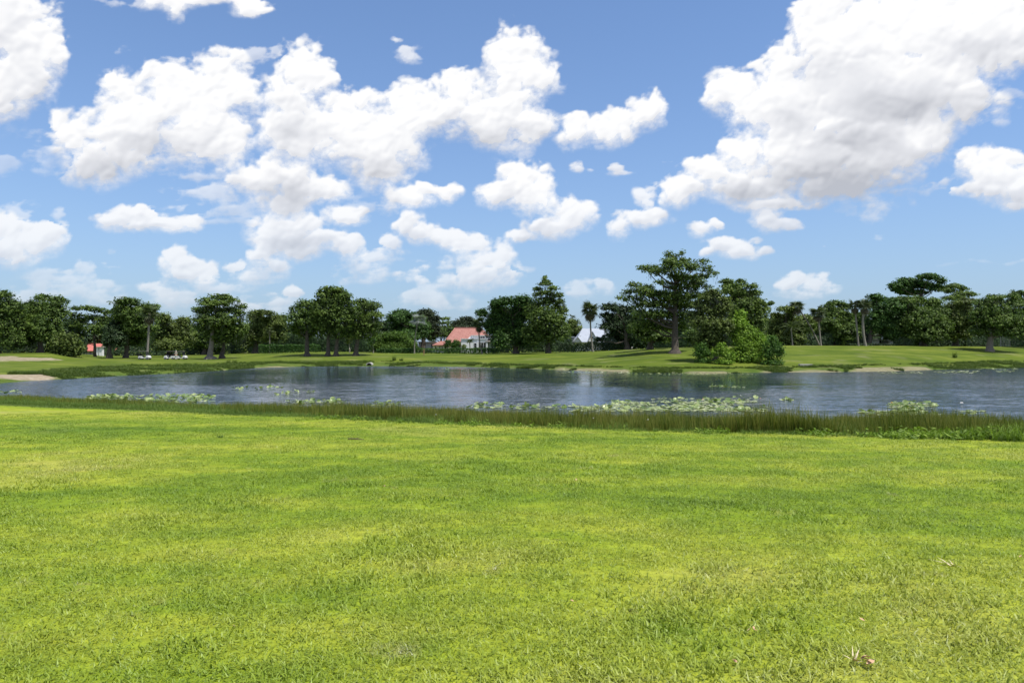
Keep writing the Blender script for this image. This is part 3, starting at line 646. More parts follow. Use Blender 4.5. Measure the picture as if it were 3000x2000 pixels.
def palm(label, crown, base, D=None, rad_px=26, trunk_px=5, kind='fan', nf=30, dead=10, group=None, up=0.15, name='palm_tree', seed=None, bend=0.0, dead_n=None):
    g = np.random.default_rng(seed if seed is not None else int(base[0])); bx, by = base
    if D is None: D = hit(bx, by)
    b0 = W(bx, by, D); b0[2] = gz(b0[0], b0[1]); k = D / F; c = W(crown[0], crown[1], D) - b0; s = rad_px * k
    root = empty(name, b0, label, 'palm tree', group)
    t_ = np.linspace(0, 1, 9); P = np.stack([c[0] * t_ + bend * np.sin(t_ * np.pi), 0 * t_, -.2 + (c[2] + .2) * t_], 1)
    V, Q = tube(P, trunk_px * k / 2 * np.array([1.45, 1.1, 1, 1, .98, .96, .95, 1.1, 1.3]), 8)
    link('trunk', mesh_np('trunk', V, Q, M['palmbark'], smooth=True), root)
    for i in range(nf):
        e = math.asin(np.clip(g.uniform(-.35, 1.0), -1, 1)) if kind != 'feather' else R(g.uniform(-20, 75)); a = i * 2.39996 + g.uniform(-.2, .2)
        me = FR[kind][i % len(FR[kind])]; sc_f = s / (1.3 if kind != 'feather' else 2.1) * g.uniform(.85, 1.1)
        link('frond', me, root, c + np.array([0, 0, .05]), Euler((g.uniform(-.5, .5), -e, a)), (sc_f,) * 3)
    for i in range(dead):
        a = i * 2.39996; me = FR['dead'][i % 2]
        o = link('dead_frond', me, root, c - np.array([0, 0, .15 + g.uniform(0, .3)]), Euler((g.uniform(-.5, .5), R(g.uniform(35, 82)), a)), (s / 1.35 * g.uniform(.8, 1.1),) * 3)
    return root

# ------------------------------------------------------------------ houses beyond the far bank
M['tile'] = roofmat('terracotta_tiles', (0.36, 0.15, 0.12), (0.46, 0.22, 0.18), (1, 1, 1))
M['tilered'] = roofmat('red_tiles', (0.55, 0.15, 0.12), (0.64, 0.22, 0.17), (1, 1, 1))
M['greyroof'] = roofmat('grey_shingles', (0.22, 0.20, 0.18), (0.30, 0.27, 0.24), (1, 1, 1))
M['metalroof'] = plain('pale_metal_roof', (0.33, 0.36, 0.41), 0.55, var=0.08, scale=0.8)
def house_root(name, px, py, D, label, cat='house'):
    b = W(px, py, D); b[2] = gz(b[0], b[1]); return empty(name, b, label, cat), b
def rel(px, py, D, b): return W(px, py, D) - b
def wbox(mat, root, b, px0, px1, py0, py1, D0, D1, name='wall', zb=None):
    x0, _, z1 = rel(px0, py0, D0, b); x1, _, z0 = rel(px1, py1, D0, b); z0 = z0 if zb is None else zb
    return MB().box(x0, x1, D0 - b[1], D1 - b[1], z0, z1).build(name, mat, root)
def window(root, b, px0, px1, py0, py1, D, panes=1, fw=0.07, frame='white', name='window'):
    x0, _, z1 = rel(px0, py0, D, b); x1, _, z0 = rel(px1, py1, D, b); y = D - b[1]; m = MB()
    m.box(x0, x1, y - .09, y - .003, z1 - fw, z1); m.box(x0, x1, y - .09, y - .003, z0, z0 + fw)
    m.box(x0, x0 + fw, y - .087, y - .003, z0 + fw + .001, z1 - fw - .001); m.box(x1 - fw, x1, y - .087, y - .003, z0 + fw + .001, z1 - fw - .001)
    for i in range(1, panes):
        xm = x0 + (x1 - x0) * i / panes; m.box(xm - .03, xm + .03, y - .08, y - .003, z0 + fw + .001, z1 - fw - .001)
    w_ = m.build(name, M[frame], root); ww = (x1 - x0 - 2 * fw) / panes
    for i in range(panes):
        xa = x0 + fw + ww * i; MB().box(xa + .035, xa + ww - .035, y - .03, y - .012, z0 + fw + .002, z1 - fw - .002).build('pane', M['glass'], w_)
    return w_
def hip(root, mat, b, ex0, ex1, ey, D0, D1, rx0, rx1, ry, name='roof', th=0.18):
    """hip roof: eave corners at px ex0..ex1, depth D0..D1, eave height ey; ridge rx0..rx1 at height ry"""
    a0 = rel(ex0, ey, D0, b); a1 = rel(ex1, ey, D0, b); Dm = (D0 + D1) / 2; r0 = rel(rx0, ry, Dm, b); r1 = rel(rx1, ry, Dm, b)
    z = a0[2]; y0, y1 = D0 - b[1], D1 - b[1]
    lo = [(a0[0], y0, z), (a1[0], y0, z), (a1[0], y1, z), (a0[0], y1, z)]
    v = lo + [(x, y, q - th) for x, y, q in lo] + [tuple(r0), tuple(r1)]
    f = [(0, 1, 9, 8), (1, 2, 9), (2, 3, 8, 9), (3, 0, 8), (4, 7, 6, 5), (0, 4, 5, 1), (1, 5, 6, 2), (2, 6, 7, 3), (3, 7, 4, 0)]
    return MB().add(v, f).build(name, mat, root)

# white house with the terracotta roof
hr, hb = house_root('terracotta_roofed_house', 1380, 1037, 181, 'white stucco house with large terracotta hip roof behind the clipped hedge')
wbox(M['cream'], hr, hb, 1308, 1446, 1004, 1036, 184.2, 195, zb=-.6)
rf = hip(hr, M['tile'], hb, 1300, 1452, 1005, 183, 197, 1333, 1412, 961)
m_ = MB(); a = rel(1333, 961, 190, hb); c_ = rel(1412, 961, 190, hb); m_.cyl(a + [0, 0, .02], c_ + [0, 0, .02], .16, 8).build('ridge_cap', M['tile'], rf)
e0 = rel(1300, 1005, 183, hb); MB().cyl(a, e0 + [0, 0, .05], .13, 8).build('ridge_cap', M['tile'], rf)
wbox(M['white'], hr, hb, 1351, 1428, 993, 1036, 180.6, 183.9, zb=-.6)
wbox(M['white'], hr, hb, 1349.5, 1429.5, 991.6, 993, 180.4, 184.1, 'parapet')
# sloping shoulder and clerestory
s0 = rel(1371, 992, 182, hb); s1 = rel(1381, 982.5, 182, hb); s2 = rel(1381, 992, 182, hb)
MB().prism([(s0[0], s0[2]), (s2[0], s2[2]), (s1[0], s1[2])], 181.2 - hb[1], 186 - hb[1]).build('wall', M['white'], hr)
wbox(M['white'], hr, hb, 1381.2, 1446, 983.5, 991.5, 181.2, 187)
wbox(M['white'], hr, hb, 1379.5, 1448, 981.8, 983.4, 180.8, 187.3, 'parapet')
window(hr, hb, 1401, 1421, 984.6, 991.2, 181.2, 3); window(hr, hb, 1423, 1443, 984.6, 991.2, 181.2, 3)
window(hr, hb, 1388, 1396, 1004, 1034, 180.6, 1); window(hr, hb, 1401.5, 1424, 1002.5, 1034, 180.6, 3, name='glass_door')
wbox(M['white'], hr, hb, 1396.6, 1400.6, 1001, 1034, 180.0, 180.5, 'pillar', zb=-.6); wbox(M['white'], hr, hb, 1424.6, 1428.6, 1001, 1034, 180.0, 180.5, 'pillar', zb=-.6)
wbox(M['grey'], hr, hb, 1430, 1452, 1001, 1036, 181.0, 190, zb=-.6)
hip(hr, M['greyroof'], hb, 1422, 1458, 999.5, 179.9, 190, 1432, 1450, 991)
wbox(M['tile'], hr, hb, 1462, 1467, 968, 1004, 187, 188.5, 'chimney'); wbox(M['white'], hr, hb, 1460.5, 1468.5, 966, 968, 186.8, 188.7, 'chimney_cap')
wbox(M['white'], hr, hb, 1268, 1302, 1010, 1036, 184.5, 190, zb=-.6)
hip(hr, M['tile'], hb, 1266, 1312, 1010, 183.5, 191, 1290, 1303, 999)
for q in (1274, 1286, 1293): window(hr, hb, q, q + 5, 1013, 1021, 184.5)
for q in (1322, 1332, 1342): window(hr, hb, q, q + 6, 1009, 1019, 184.2)
# flat white annex left of it
ar, ab = house_root('flat_roofed_annex', 1252, 1036, 192, 'low white flat roofed building left of the terracotta roofed house', 'building')
wbox(M['white'], ar, ab, 1226, 1279, 1003, 1036, 192, 199, zb=-.6); wbox(M['white'], ar, ab, 1223, 1281, 1000.6, 1003, 191.3, 199.6, 'roof')
window(ar, ab, 1232, 1240, 1007, 1018, 192, 2); window(ar, ab, 1262, 1270, 1007, 1018, 192, 2)

# pale metal-roofed house
wr, wb = house_root('metal_roofed_house', 1725, 1030, 176, 'pale grey house with steep metal gable roof behind the dark hedge')
wbox(M['white'], wr, wb, 1684, 1786, 1000, 1034, 177, 186, zb=-.5)
def gable(root, b, x0, x1, ye, yr, D0, D1, xr, mat, ov=.3):
    a = rel(x0, ye, D0, b); c = rel(x1, ye, D0, b); r_ = rel(xr, yr, D0, b); th_ = .16; y0, y1 = D0 - b[1] - ov, D1 - b[1]
    MB().add([(a[0], y0 + ov, a[2]), (c[0], y0 + ov, c[2]), (r_[0], y0 + ov, r_[2])], [(0, 1, 2)]).build('gable_wall', M['white'], root)
    ro = None
    for (p_, q_) in ((a, r_), (r_, c)):
        o = MB().add([(p_[0], y0, p_[2]), (q_[0], y0, q_[2]), (q_[0], y0, q_[2] + th_), (p_[0], y0, p_[2] + th_), (p_[0], y1, p_[2]), (q_[0], y1, q_[2]), (q_[0], y1, q_[2] + th_), (p_[0], y1, p_[2] + th_)],
                 [(0, 1, 2, 3), (4, 7, 6, 5), (3, 2, 6, 7), (0, 4, 5, 1), (0, 3, 7, 4), (1, 5, 6, 2)]).build('roof_plane', mat, root)
hip(wr, M['metalroof'], wb, 1686, 1796, 1001, 176.4, 187, 1706, 1776, 962)
gable(wr, wb, 1681, 1704, 1002, 987.5, 175.6, 181, 1692, M['metalroof'])
gable(wr, wb, 1722, 1752, 1000, 972, 176.1, 181, 1736, M['metalroof'])
window(wr, wb, 1698, 1701, 983, 986, 175.55); window(wr, wb, 1733, 1739, 985, 993, 176.1)
wbox(M['grey'], wr, wb, 1659, 1683, 988, 1034, 177.5, 185, zb=-.5); wbox(M['metalroof'], wr, wb, 1656, 1683.5, 985.6, 988, 177, 185.5, 'roof')
# red roofed bungalow glimpsed at the left
br, bb = house_root('red_roofed_bungalow', 262, 1046, 185, 'bungalow with salmon red roof glimpsed between the trees right of the round palmetto')
wbox(M['cream'], br, bb, 238, 300, 1026, 1046, 188, 196, zb=-.5); hip(br, M['tilered'], bb, 234, 304, 1027, 187, 197, 240, 296, 1006)
window(br, bb, 246, 252, 1029, 1037, 188, 2); window(br, bb, 262, 269, 1029, 1037, 188, 2)
gr, gb = house_root('pale_garage', 290, 1046, 181, 'small pale garage wall beside the red roofed bungalow', 'garage')
wbox(M['white'], gr, gb, 281, 300, 1017, 1046, 183, 186, zb=-.5); wbox(M['grey'], gr, gb, 280, 301, 1015.6, 1017, 182.7, 186.3, 'roof'); wbox(M['grey'], gr, gb, 288, 290, 1018, 1040, 182.9, 183, 'door')
# white outbuilding at the right
or_, ob = house_root('white_outbuilding', 2585, 1013, 152, 'low white outbuilding with dark open bay under the trees at the right', 'building')
wbox(M['white'], or_, ob, 2554, 2576, 994, 1014, 154, 160, zb=-.4); wbox(M['white'], or_, ob, 2604, 2616, 994, 1014, 154, 160, zb=-.4)
wbox(M['white'], or_, ob, 2576.1, 2603.9, 994, 998, 154, 160, 'lintel'); wbox(M['black'], or_, ob, 2576.1, 2603.9, 998.1, 1014, 159.5, 159.9, 'bay_shade_panel', zb=-.4)  # back of the bay coloured black for the shade inside
wbox(M['grey'], or_, ob, 2551, 2619, 992.6, 994, 153.4, 160.5, 'roof')

# ------------------------------------------------------------------ hedges and undergrowth
hedge('clipped hedge with sunlit top left of the big triple oak', [(765, 1010, 168), (850, 1008, 166), (935, 1010, 165)], 'bright' and 'hedge', 2.0, seed=2)
hedge('long low clipped hedge in front of the terracotta roofed house', [(1105, 1021, 166), (1200, 1020, 166), (1300, 1020, 165), (1400, 1019, 164), (1462, 1021, 163)], thick=1.6, seed=3)
hedge('dark untrimmed hedge in front of the pale metal roofed house', [(1640, 1006, 164), (1700, 1003, 162), (1780, 1005, 160), (1860, 1008, 158)], 'dark', 1.8, seed=4, wob=.2)
hedge('low dark hedge below the white outbuilding', [(2485, 1007, 146), (2560, 1006, 147), (2625, 1008, 148)], 'dark', 1.2, seed=5)
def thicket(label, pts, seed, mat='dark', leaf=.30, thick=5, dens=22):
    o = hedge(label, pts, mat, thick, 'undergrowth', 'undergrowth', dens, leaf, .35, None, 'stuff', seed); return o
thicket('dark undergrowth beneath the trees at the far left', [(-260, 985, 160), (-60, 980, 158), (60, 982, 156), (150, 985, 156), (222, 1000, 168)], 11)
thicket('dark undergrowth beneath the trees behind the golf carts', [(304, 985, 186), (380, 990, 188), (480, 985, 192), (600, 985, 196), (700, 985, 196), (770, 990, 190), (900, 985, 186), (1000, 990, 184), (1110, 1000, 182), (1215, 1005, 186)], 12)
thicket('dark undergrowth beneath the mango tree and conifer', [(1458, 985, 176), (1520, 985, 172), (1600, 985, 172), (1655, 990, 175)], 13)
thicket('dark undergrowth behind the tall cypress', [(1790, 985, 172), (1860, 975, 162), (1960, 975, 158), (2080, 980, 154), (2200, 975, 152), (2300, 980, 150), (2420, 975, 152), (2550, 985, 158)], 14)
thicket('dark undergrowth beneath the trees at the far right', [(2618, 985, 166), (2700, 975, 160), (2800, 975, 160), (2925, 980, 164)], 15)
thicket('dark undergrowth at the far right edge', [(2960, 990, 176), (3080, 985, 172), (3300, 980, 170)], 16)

# ------------------------------------------------------------------ trees, left to right
tree('leftmost tall oak, cut by the left edge of the picture', [(8, 862, 32, 12), (-40, 880, 60, 25), (28, 900, 45, 28), (-30, 940, 70, 45), (20, 960, 52, 45), (40, 1000, 36, 25)], (-8, 1037), D=144, moss=30, core=.8)
tree('broad dark oak left of the round palmetto', [(115, 870, 28, 12), (158, 880, 30, 15), (82, 893, 30, 14), (115, 905, 50, 26), (165, 915, 40, 34), (90, 945, 50, 35), (145, 960, 52, 40), (80, 990, 36, 28)], (118, 1036), D=148, moss=25, core=.8)
bush('round grey green palmetto with fan leaves left of the red roofed bungalow', [(197, 1002, 38, 26), (180, 1014, 26, 24), (215, 1016, 24, 22), (197, 1022, 40, 16)], (197, 1039), 'olive', D=141, name='palmetto', cat='palmetto', leaf=.22, clump=.5, dens=1.1)
tree('airy umbrella shaped tree framing the red roofed bungalow', [(252, 902, 38, 7), (222, 922, 26, 8), (285, 908, 26, 7), (318, 916, 22, 9), (258, 930, 44, 10), (300, 938, 34, 12), (232, 950, 34, 14), (282, 962, 40, 14), (320, 965, 22, 16), (220, 975, 20, 14)], (279, 1046), D=158, trunk_px=8, flare=1.2, clump=.6, flat=.35, core=.15)
tree('rounded dense oak directly left of the grey skirted palm', [(385, 886, 42, 12), (430, 902, 38, 15), (350, 905, 30, 14), (395, 920, 60, 26), (355, 950, 48, 34), (425, 950, 48, 40), (372, 985, 52, 32), (330, 985, 28, 28)], (370, 1052), D=153, trunk_px=12, core=.9, mat='oak')
tree('dark leaning oak trunk with low crown left of the single golf cart', [(322, 960, 26, 22), (340, 990, 34, 24), (315, 1000, 20, 18)], (320, 1049), D=150, trunk_px=13, mat='dark', core=1.)
tree('middling scrubby tree behind the pair of golf carts', [(488, 932, 30, 14), (530, 942, 32, 16), (470, 952, 24, 20), (505, 970, 48, 34), (545, 985, 34, 36), (470, 995, 32, 30), (510, 1010, 45, 22)], (498, 1046), D=170, mat='olive', core=.8, moss=12)
palm('tall palm with grey brown skirt of dead fronds above the single golf cart', (438, 918), (431, 1046), D=141, rad_px=30, trunk_px=6, nf=26, dead=40, seed=5)
tree('cypress with flat topped open crown and mossy flared trunk', [(652, 870, 34, 9), (612, 880, 26, 8), (582, 905, 22, 7), (685, 880, 26, 8), (640, 890, 44, 10), (702, 895, 20, 8), (618, 906, 34, 9), (668, 908, 42, 10), (595, 912, 22, 7), (700, 916, 18, 10), (640, 935, 62, 20), (600, 950, 36, 24), (680, 955, 44, 30), (640, 975, 55, 28)], (616, 1052), mat='cypress', trunk_px=15, flare=2.4, bark='greybark', moss=150, clump=.6, flat=.35, core=.3, lean=.2)
tree('darker companion oak just right of the mossy flared cypress trunk', [(660, 960, 40, 25), (692, 975, 30, 26), (640, 985, 30, 20)], (651, 1050), D=152, mat='oak', trunk_px=12, flare=1.6, moss=60, core=.5)
tree('low wide oak behind the left end of the clipped hedge', [(775, 916, 38, 8), (742, 930, 28, 16), (812, 930, 32, 12), (780, 945, 52, 24), (830, 950, 24, 16), (745, 975, 44, 34), (800, 980, 44, 26), (720, 1000, 26, 26)], (748, 1038), D=176, mat='olive', core=.9, moss=20)
palm('slim young palm with pale trunk behind the clipped hedge', (790, 968), (790, 1030), D=172, rad_px=15, trunk_px=3, nf=16, dead=2, seed=9)
G3 = 'oaks of the big clump left of centre'
tree('left oak of the big clump, its trunk nearest the hedge end', [(895, 890, 28, 14), (872, 905, 22, 12), (915, 912, 36, 22), (880, 935, 42, 26), (925, 945, 44, 30), (895, 965, 46, 26), (862, 962, 20, 18)], (900, 1043), mat='oak', trunk_px=12, flare=1.7, moss=45, core=.4, clump=.65)
tree('tallest oak of the big clump, left of its two close trunks', [(978, 866, 38, 20), (978, 848, 34, 10), (950, 862, 26, 14), (1002, 860, 24, 12), (975, 880, 44, 18), (940, 890, 24, 18), (965, 915, 50, 28), (955, 950, 44, 30)], (961, 1043), mat='cypress', trunk_px=11, flare=1.7, moss=30, core=.4, clump=.62)
tree('upright oak of the big clump, right of its two close trunks', [(1015, 872, 24, 14), (1005, 895, 40, 22), (1030, 915, 36, 24), (1000, 940, 48, 32), (1000, 970, 50, 24)], (984, 1043), mat='oak', trunk_px=11, flare=1.7, moss=30, core=.4, clump=.65)
tree('right oak of the big clump, reaching out over open lawn', [(1062, 885, 26, 12), (1088, 895, 26, 16), (1102, 925, 20, 12), (1117, 922, 10, 9), (1060, 910, 36, 24), (1045, 945, 48, 30), (1085, 950, 34, 26), (1060, 975, 44, 22)], (1042, 1042), mat='cypress', trunk_px=12, flare=1.7, moss=40, core=.4, clump=.65)
tree('thin staked sapling between the big oak clump and the bright shrubs', [(1092, 995, 11, 9), (1088, 1003, 8, 5)], (1093, 1033), D=163, name='sapling', cat='sapling', mat='shrub', trunk_px=3, flare=1.1, bark='palmbark', limbs=False, leaf=.1, clump=.3)
tree('thin pale sapling under the right side of the big oak clump', [(1024, 990, 11, 9), (1020, 1000, 9, 6)], (1024, 1033), D=165, name='sapling', cat='sapling', mat='olive', trunk_px=3, flare=1.1, bark='palmbark', limbs=False, leaf=.1, clump=.3)
bush('bright yellow green shrub mass right of the big oak clump', [(1122, 988, 26, 13), (1160, 986, 34, 14), (1190, 1004, 26, 14), (1115, 1006, 28, 18), (1152, 1010, 44, 18), (1195, 1014, 24, 10)], (1150, 1034), 'leafgreen', D=170, leaf=.13, clump=.5)
tree('dense tree behind the bright shrubs', [(1178, 918, 34, 12), (1160, 932, 30, 16), (1205, 935, 40, 20), (1175, 955, 44, 28), (1225, 965, 40, 30), (1190, 985, 40, 20)], (1205, 1034), D=184, mat='mango', core=1., leaf=.2)
tree('reddish tipped dark tree left of the annex roof', [(1248, 916, 32, 11), (1268, 935, 22, 14), (1240, 945, 40, 24), (1262, 965, 32, 24)], (1238, 1034), D=188, mat='maroon', core=1., leaf=.2)
palm('slender palm with silvery fan crown in front of the dark trees', (1226, 938), (1214, 1037), D=162, rad_px=26, trunk_px=3.5, kind='silver', nf=16, dead=0, seed=3, bend=-.3)
tree('thin flat topped tree against the sky above the annex', [(1302, 932, 18, 5), (1318, 945, 20, 5), (1292, 945, 12, 5), (1310, 957, 22, 6), (1290, 965, 24, 12)], (1300, 1010), D=215, mat='cypress', trunk_px=4, core=.1, clump=.5, flat=.35)
tree('dusky round tree rising behind the terracotta roof', [(1365, 938, 28, 12), (1345, 950, 24, 14), (1385, 952, 24, 14), (1365, 965, 36, 16)], (1365, 1010), D=212, mat='maroon', core=1., leaf=.2)
tree('green tree behind the left slope of the terracotta roof', [(1290, 975, 26, 16), (1315, 975, 24, 18), (1265, 985, 20, 14)], (1295, 1015), D=208, mat='oak', core=1., leaf=.2)
palm('palm with curved dark trunk in front of the white house', (1404, 948), (1414, 1038), D=160, rad_px=25, trunk_px=4, nf=26, dead=14, seed=8, bend=-.35)
bush('round shrub against the white house below the roof slope', [(1335, 1004, 11, 9), (1332, 1012, 10, 9)], (1334, 1028), 'shrub', D=176, leaf=.12, clump=.35)
bush('small dark shrub left of the round shrub by the house wing', [(1313, 1001, 10, 6), (1311, 1008, 9, 7)], (1312, 1028), 'hedge', D=177, leaf=.12, clump=.35)
palm('small yellow green palm beside the white house doors', (1376, 1003), (1378, 1030), D=173, rad_px=15, trunk_px=3, kind='feather', nf=16, dead=0, seed=4)
bush('tiny pale shrub left of the small yellow green palm', [(1359, 1015, 7, 6)], (1359, 1028), 'olive', D=176, leaf=.1, clump=.25, stems=2)
tree('broad glossy mango tree right of the terracotta roofed house', [(1478, 884, 38, 13), (1528, 880, 34, 13), (1450, 895, 22, 15), (1412, 915, 20, 12), (1552, 895, 22, 20), (1470, 920, 48, 32), (1530, 915, 48, 34), (1495, 955, 58, 40), (1440, 955, 30, 30), (1470, 995, 30, 28), (1540, 985, 50, 36)], (1512, 1034), D=156, mat='mango', core=1.1, leaf=.19, trunk_px=14, flat=.7)
tree('spire topped conifer with tiered branches and hanging moss', [(1598, 811, 7, 7), (1599, 822, 15, 4), (1598, 831, 22, 4), (1576, 845, 14, 7), (1622, 845, 18, 6), (1600, 857, 24, 6), (1630, 865, 24, 8), (1640, 882, 16, 8), (1575, 862, 14, 8), (1605, 880, 38, 12), (1570, 905, 36, 26), (1635, 905, 28, 18), (1600, 935, 52, 36), (1645, 935, 18, 24), (1575, 975, 46, 38), (1630, 970, 40, 34)],
     (1606, 1032), D=151, name='conifer_tree', mat='cypress', trunk_px=12, moss=90, core=.5, clump=.55, flat=.4, top=-.3)
tree('pale olive scrub tree between the conifer and the metal roofed house', [(1678, 945, 20, 12), (1668, 965, 26, 20), (1688, 968, 20, 18)], (1668, 1020), D=196, mat='olive', core=.9, leaf=.2)
palm('distant small palm above the pale olive scrub tree', (1676, 930), (1676, 1018), D=200, rad_px=14, trunk_px=3, kind='feather', nf=14, dead=0, seed=6)
palm('tall shaggy palm standing in front of the metal roofed house', (1728, 908), (1737, 1028), D=150, rad_px=32, trunk_px=5, nf=32, dead=22, seed=7, bend=-.1)
tree('very dark low branched oak right of the metal roofed house', [(1755, 994, 16, 7), (1785, 900, 30, 12), (1832, 905, 36, 14), (1780, 925, 24, 14), (1820, 935, 48, 26), (1785, 955, 36, 14), (1850, 945, 28, 30), (1832, 975, 52, 32), (1870, 985, 30, 30)], (1838, 1026), D=157, mat='dark', core=1.1)
tree('tallest tree, a wide cypress standing alone on the bank', [
    (1968, 806, 34, 16), (2022, 826, 36, 16), (1932, 866, 40, 16), (1992, 872, 46, 20), (1882, 858, 30, 15), (1930, 788, 30, 14), (2060, 790, 22, 12),
    (1975, 748, 24, 8), (1955, 742, 12, 7), (2000, 740, 12, 8), (1990, 762, 44, 9), (1903, 777, 30, 9), (1885, 790, 20, 7), (1945, 772, 24, 10), (1975, 783, 52, 11), (1920, 795, 28, 8), (2060, 764, 22, 8), (2040, 778, 20, 7), (2020, 790, 22, 8),
    (2088, 798, 18, 7), (2060, 808, 30, 8), (2030, 812, 36, 10), (1990, 812, 30, 11), (1860, 830, 22, 7), (1895, 838, 28, 8), (1835, 858, 20, 8), (1865, 852, 32, 9), (1822, 872, 14, 8), (1850, 876, 32, 10), (1930, 830, 24, 7), (1990, 838, 44, 14),
    (2045, 838, 40, 12), (1905, 862, 36, 10), (1955, 858, 40, 10), (2010, 864, 44, 13), (2060, 862, 28, 12), (1885, 890, 44, 12), (1935, 888, 44, 14), (1990, 892, 48, 14), (2040, 892, 40, 14),
    (1900, 918, 50, 16), (1950, 920, 46, 18), (2005, 922, 46, 18), (1925, 950, 52, 20), (1990, 950, 46, 20), (1885, 945, 26, 18)],
    (1977, 1035), name='cypress_tree', mat='cypress', trunk_px=19, flare=1.9, moss=40, clump=.55, flat=.5, core=.25, leaf=.14, dens=.85, top=.1, fork=.35)
tree('green oak half hidden behind the trunk of the tallest cypress', [(1870, 925, 28, 16), (1862, 955, 30, 26), (1890, 975, 36, 24), (2030, 985, 30, 24), (1940, 985, 40, 18)], (1905, 1024), D=136, mat='oak', core=.8)
tree('mossy olive green tree left of the bright bank bushes', [(2085, 858, 24, 10), (2078, 872, 38, 16), (2115, 900, 30, 20), (2060, 1000, 30, 30), (2050, 890, 26, 12), (2105, 880, 30, 12), (2075, 905, 50, 20), (2040, 925, 28, 16), (2105, 915, 34, 24), (2060, 945, 44, 22), (2100, 955, 42, 26), (2068, 980, 40, 24), (2100, 1000, 38, 24), (2060, 1015, 24, 18)], (2096, 1053), D=107, mat='olive', trunk_px=14, moss=90, core=1.4, dens=1.3, clump=.5, flat=.5, leaf=.13)
tree('wide topped cypress behind the bright bank bushes', [(2150, 850, 34, 20), (2195, 868, 30, 18), (2170, 895, 44, 22), (2132, 822, 22, 7), (2175, 822, 16, 6), (2150, 834, 32, 8), (2190, 840, 22, 8), (2205, 858, 20, 9), (2135, 850, 28, 9), (2172, 860, 28, 8), (2150, 878, 40, 11), (2200, 880, 34, 10), (2232, 890, 22, 8), (2258, 888, 12, 5), (2240, 905, 20, 7), (2180, 900, 46, 14), (2215, 915, 34, 16), (2150, 920, 44, 22), (2205, 945, 34, 26), (2160, 960, 44, 26), (2230, 975, 22, 26)],
     (2170, 1048), D=116, name='cypress_tree', mat='cypress', trunk_px=14, moss=50, clump=.5, flat=.5, core=.7, leaf=.14, dens=1.3)
bush('tall bright yellow green bush at the tip of the bank', [(2170, 922, 17, 14), (2158, 945, 28, 16), (2185, 955, 20, 16), (2140, 968, 20, 14), (2170, 985, 34, 26), (2205, 975, 18, 16), (2225, 1000, 22, 22), (2180, 1020, 40, 24), (2215, 1030, 28, 20)], (2185, 1058), 'bright', leaf=.11, clump=.36, name='willow_bush', core=1.2)
bush('round green bush right of the tall bright bush on the bank', [(2262, 996, 15, 14), (2268, 1018, 26, 20), (2285, 1032, 14, 16), (2250, 1035, 22, 16)], (2264, 1054), 'shrub', D=104, leaf=.10, clump=.33, core=1.2)
bush('small light green bush in front of the mossy olive tree', [(2115, 1016, 14, 12), (2108, 1030, 22, 13), (2135, 1040, 18, 12)], (2118, 1055), 'bright', D=103, leaf=.10, clump=.3, core=.8)
bush('dark green bush left of the small light green bush', [(2055, 1015, 17, 13), (2050, 1032, 18, 15), (2072, 1036, 18, 14)], (2058, 1054), 'shrub', D=105, leaf=.10, clump=.33, core=1.2)
tree('rounded tree right of the bank bushes at the start of the right wood', [(2300, 905, 30, 9), (2320, 915, 22, 9), (2275, 925, 22, 14), (2310, 935, 40, 18), (2280, 960, 36, 28), (2330, 965, 40, 26), (2310, 990, 45, 22)], (2300, 1014), D=146, mat='olive', core=1.)
palm('leaning palm with long diagonal trunk', (2335, 898), (2402, 1012), D=144, rad_px=25, trunk_px=4, nf=28, dead=12, seed=12, bend=.4)
palm('short feathery palm low in the wood left of the leaning trunk', (2318, 962), (2322, 1014), D=142, rad_px=34, trunk_px=4, kind='feather', nf=20, dead=0, seed=13)
palm('straight pale trunked palm beside the foot of the leaning palm', (2396, 915), (2405, 1012), D=143, rad_px=27, trunk_px=5, nf=28, dead=20, seed=14)
tree('oak between the straight palm and the twin palms', [(2450, 887, 26, 8), (2425, 900, 22, 10), (2475, 898, 24, 10), (2445, 915, 42, 18), (2480, 935, 30, 24), (2435, 950, 42, 26), (2470, 975, 44, 28), (2425, 985, 34, 24)], (2452, 1014), D=151, mat='oak', core=.9, moss=15)
palm('left palm of the twin palms', (2505, 893), (2515, 1013), D=144, rad_px=24, trunk_px=5, nf=24, dead=22, seed=15)
palm('right palm of the twin palms with the thicker bent trunk', (2532, 895), (2536, 1013), D=143, rad_px=26, trunk_px=7, nf=26, dead=24, seed=16, bend=-.4)
tree('tall umbrella crowned tree rising above the right wood', [(2625, 836, 24, 9), (2660, 822, 34, 10), (2705, 812, 34, 9), (2740, 808, 24, 9), (2752, 822, 16, 11), (2700, 832, 50, 11), (2650, 845, 36, 9), (2740, 842, 30, 10), (2690, 853, 50, 8)], (2700, 1010), D=182, mat='mango', trunk_px=14, core=.8, clump=.8, flat=.4, leaf=.2)
tree('smaller umbrella tree right of the tall umbrella crown', [(2800, 838, 28, 8), (2832, 846, 18, 7), (2778, 850, 26, 9), (2820, 862, 34, 8), (2850, 860, 14, 5), (2790, 872, 36, 8)], (2800, 1010), D=178, mat='cypress', trunk_px=10, core=.4, clump=.7, flat=.35)
tree('broad leafy tree right of the twin palms', [(2568, 868, 24, 8), (2592, 875, 32, 10), (2560, 890, 30, 14), (2612, 895, 36, 20), (2585, 915, 46, 26), (2575, 950, 44, 28), (2625, 945, 42, 34), (2610, 975, 44, 20)], (2545, 1014), D=150, mat='mango', core=1., trunk_px=12)
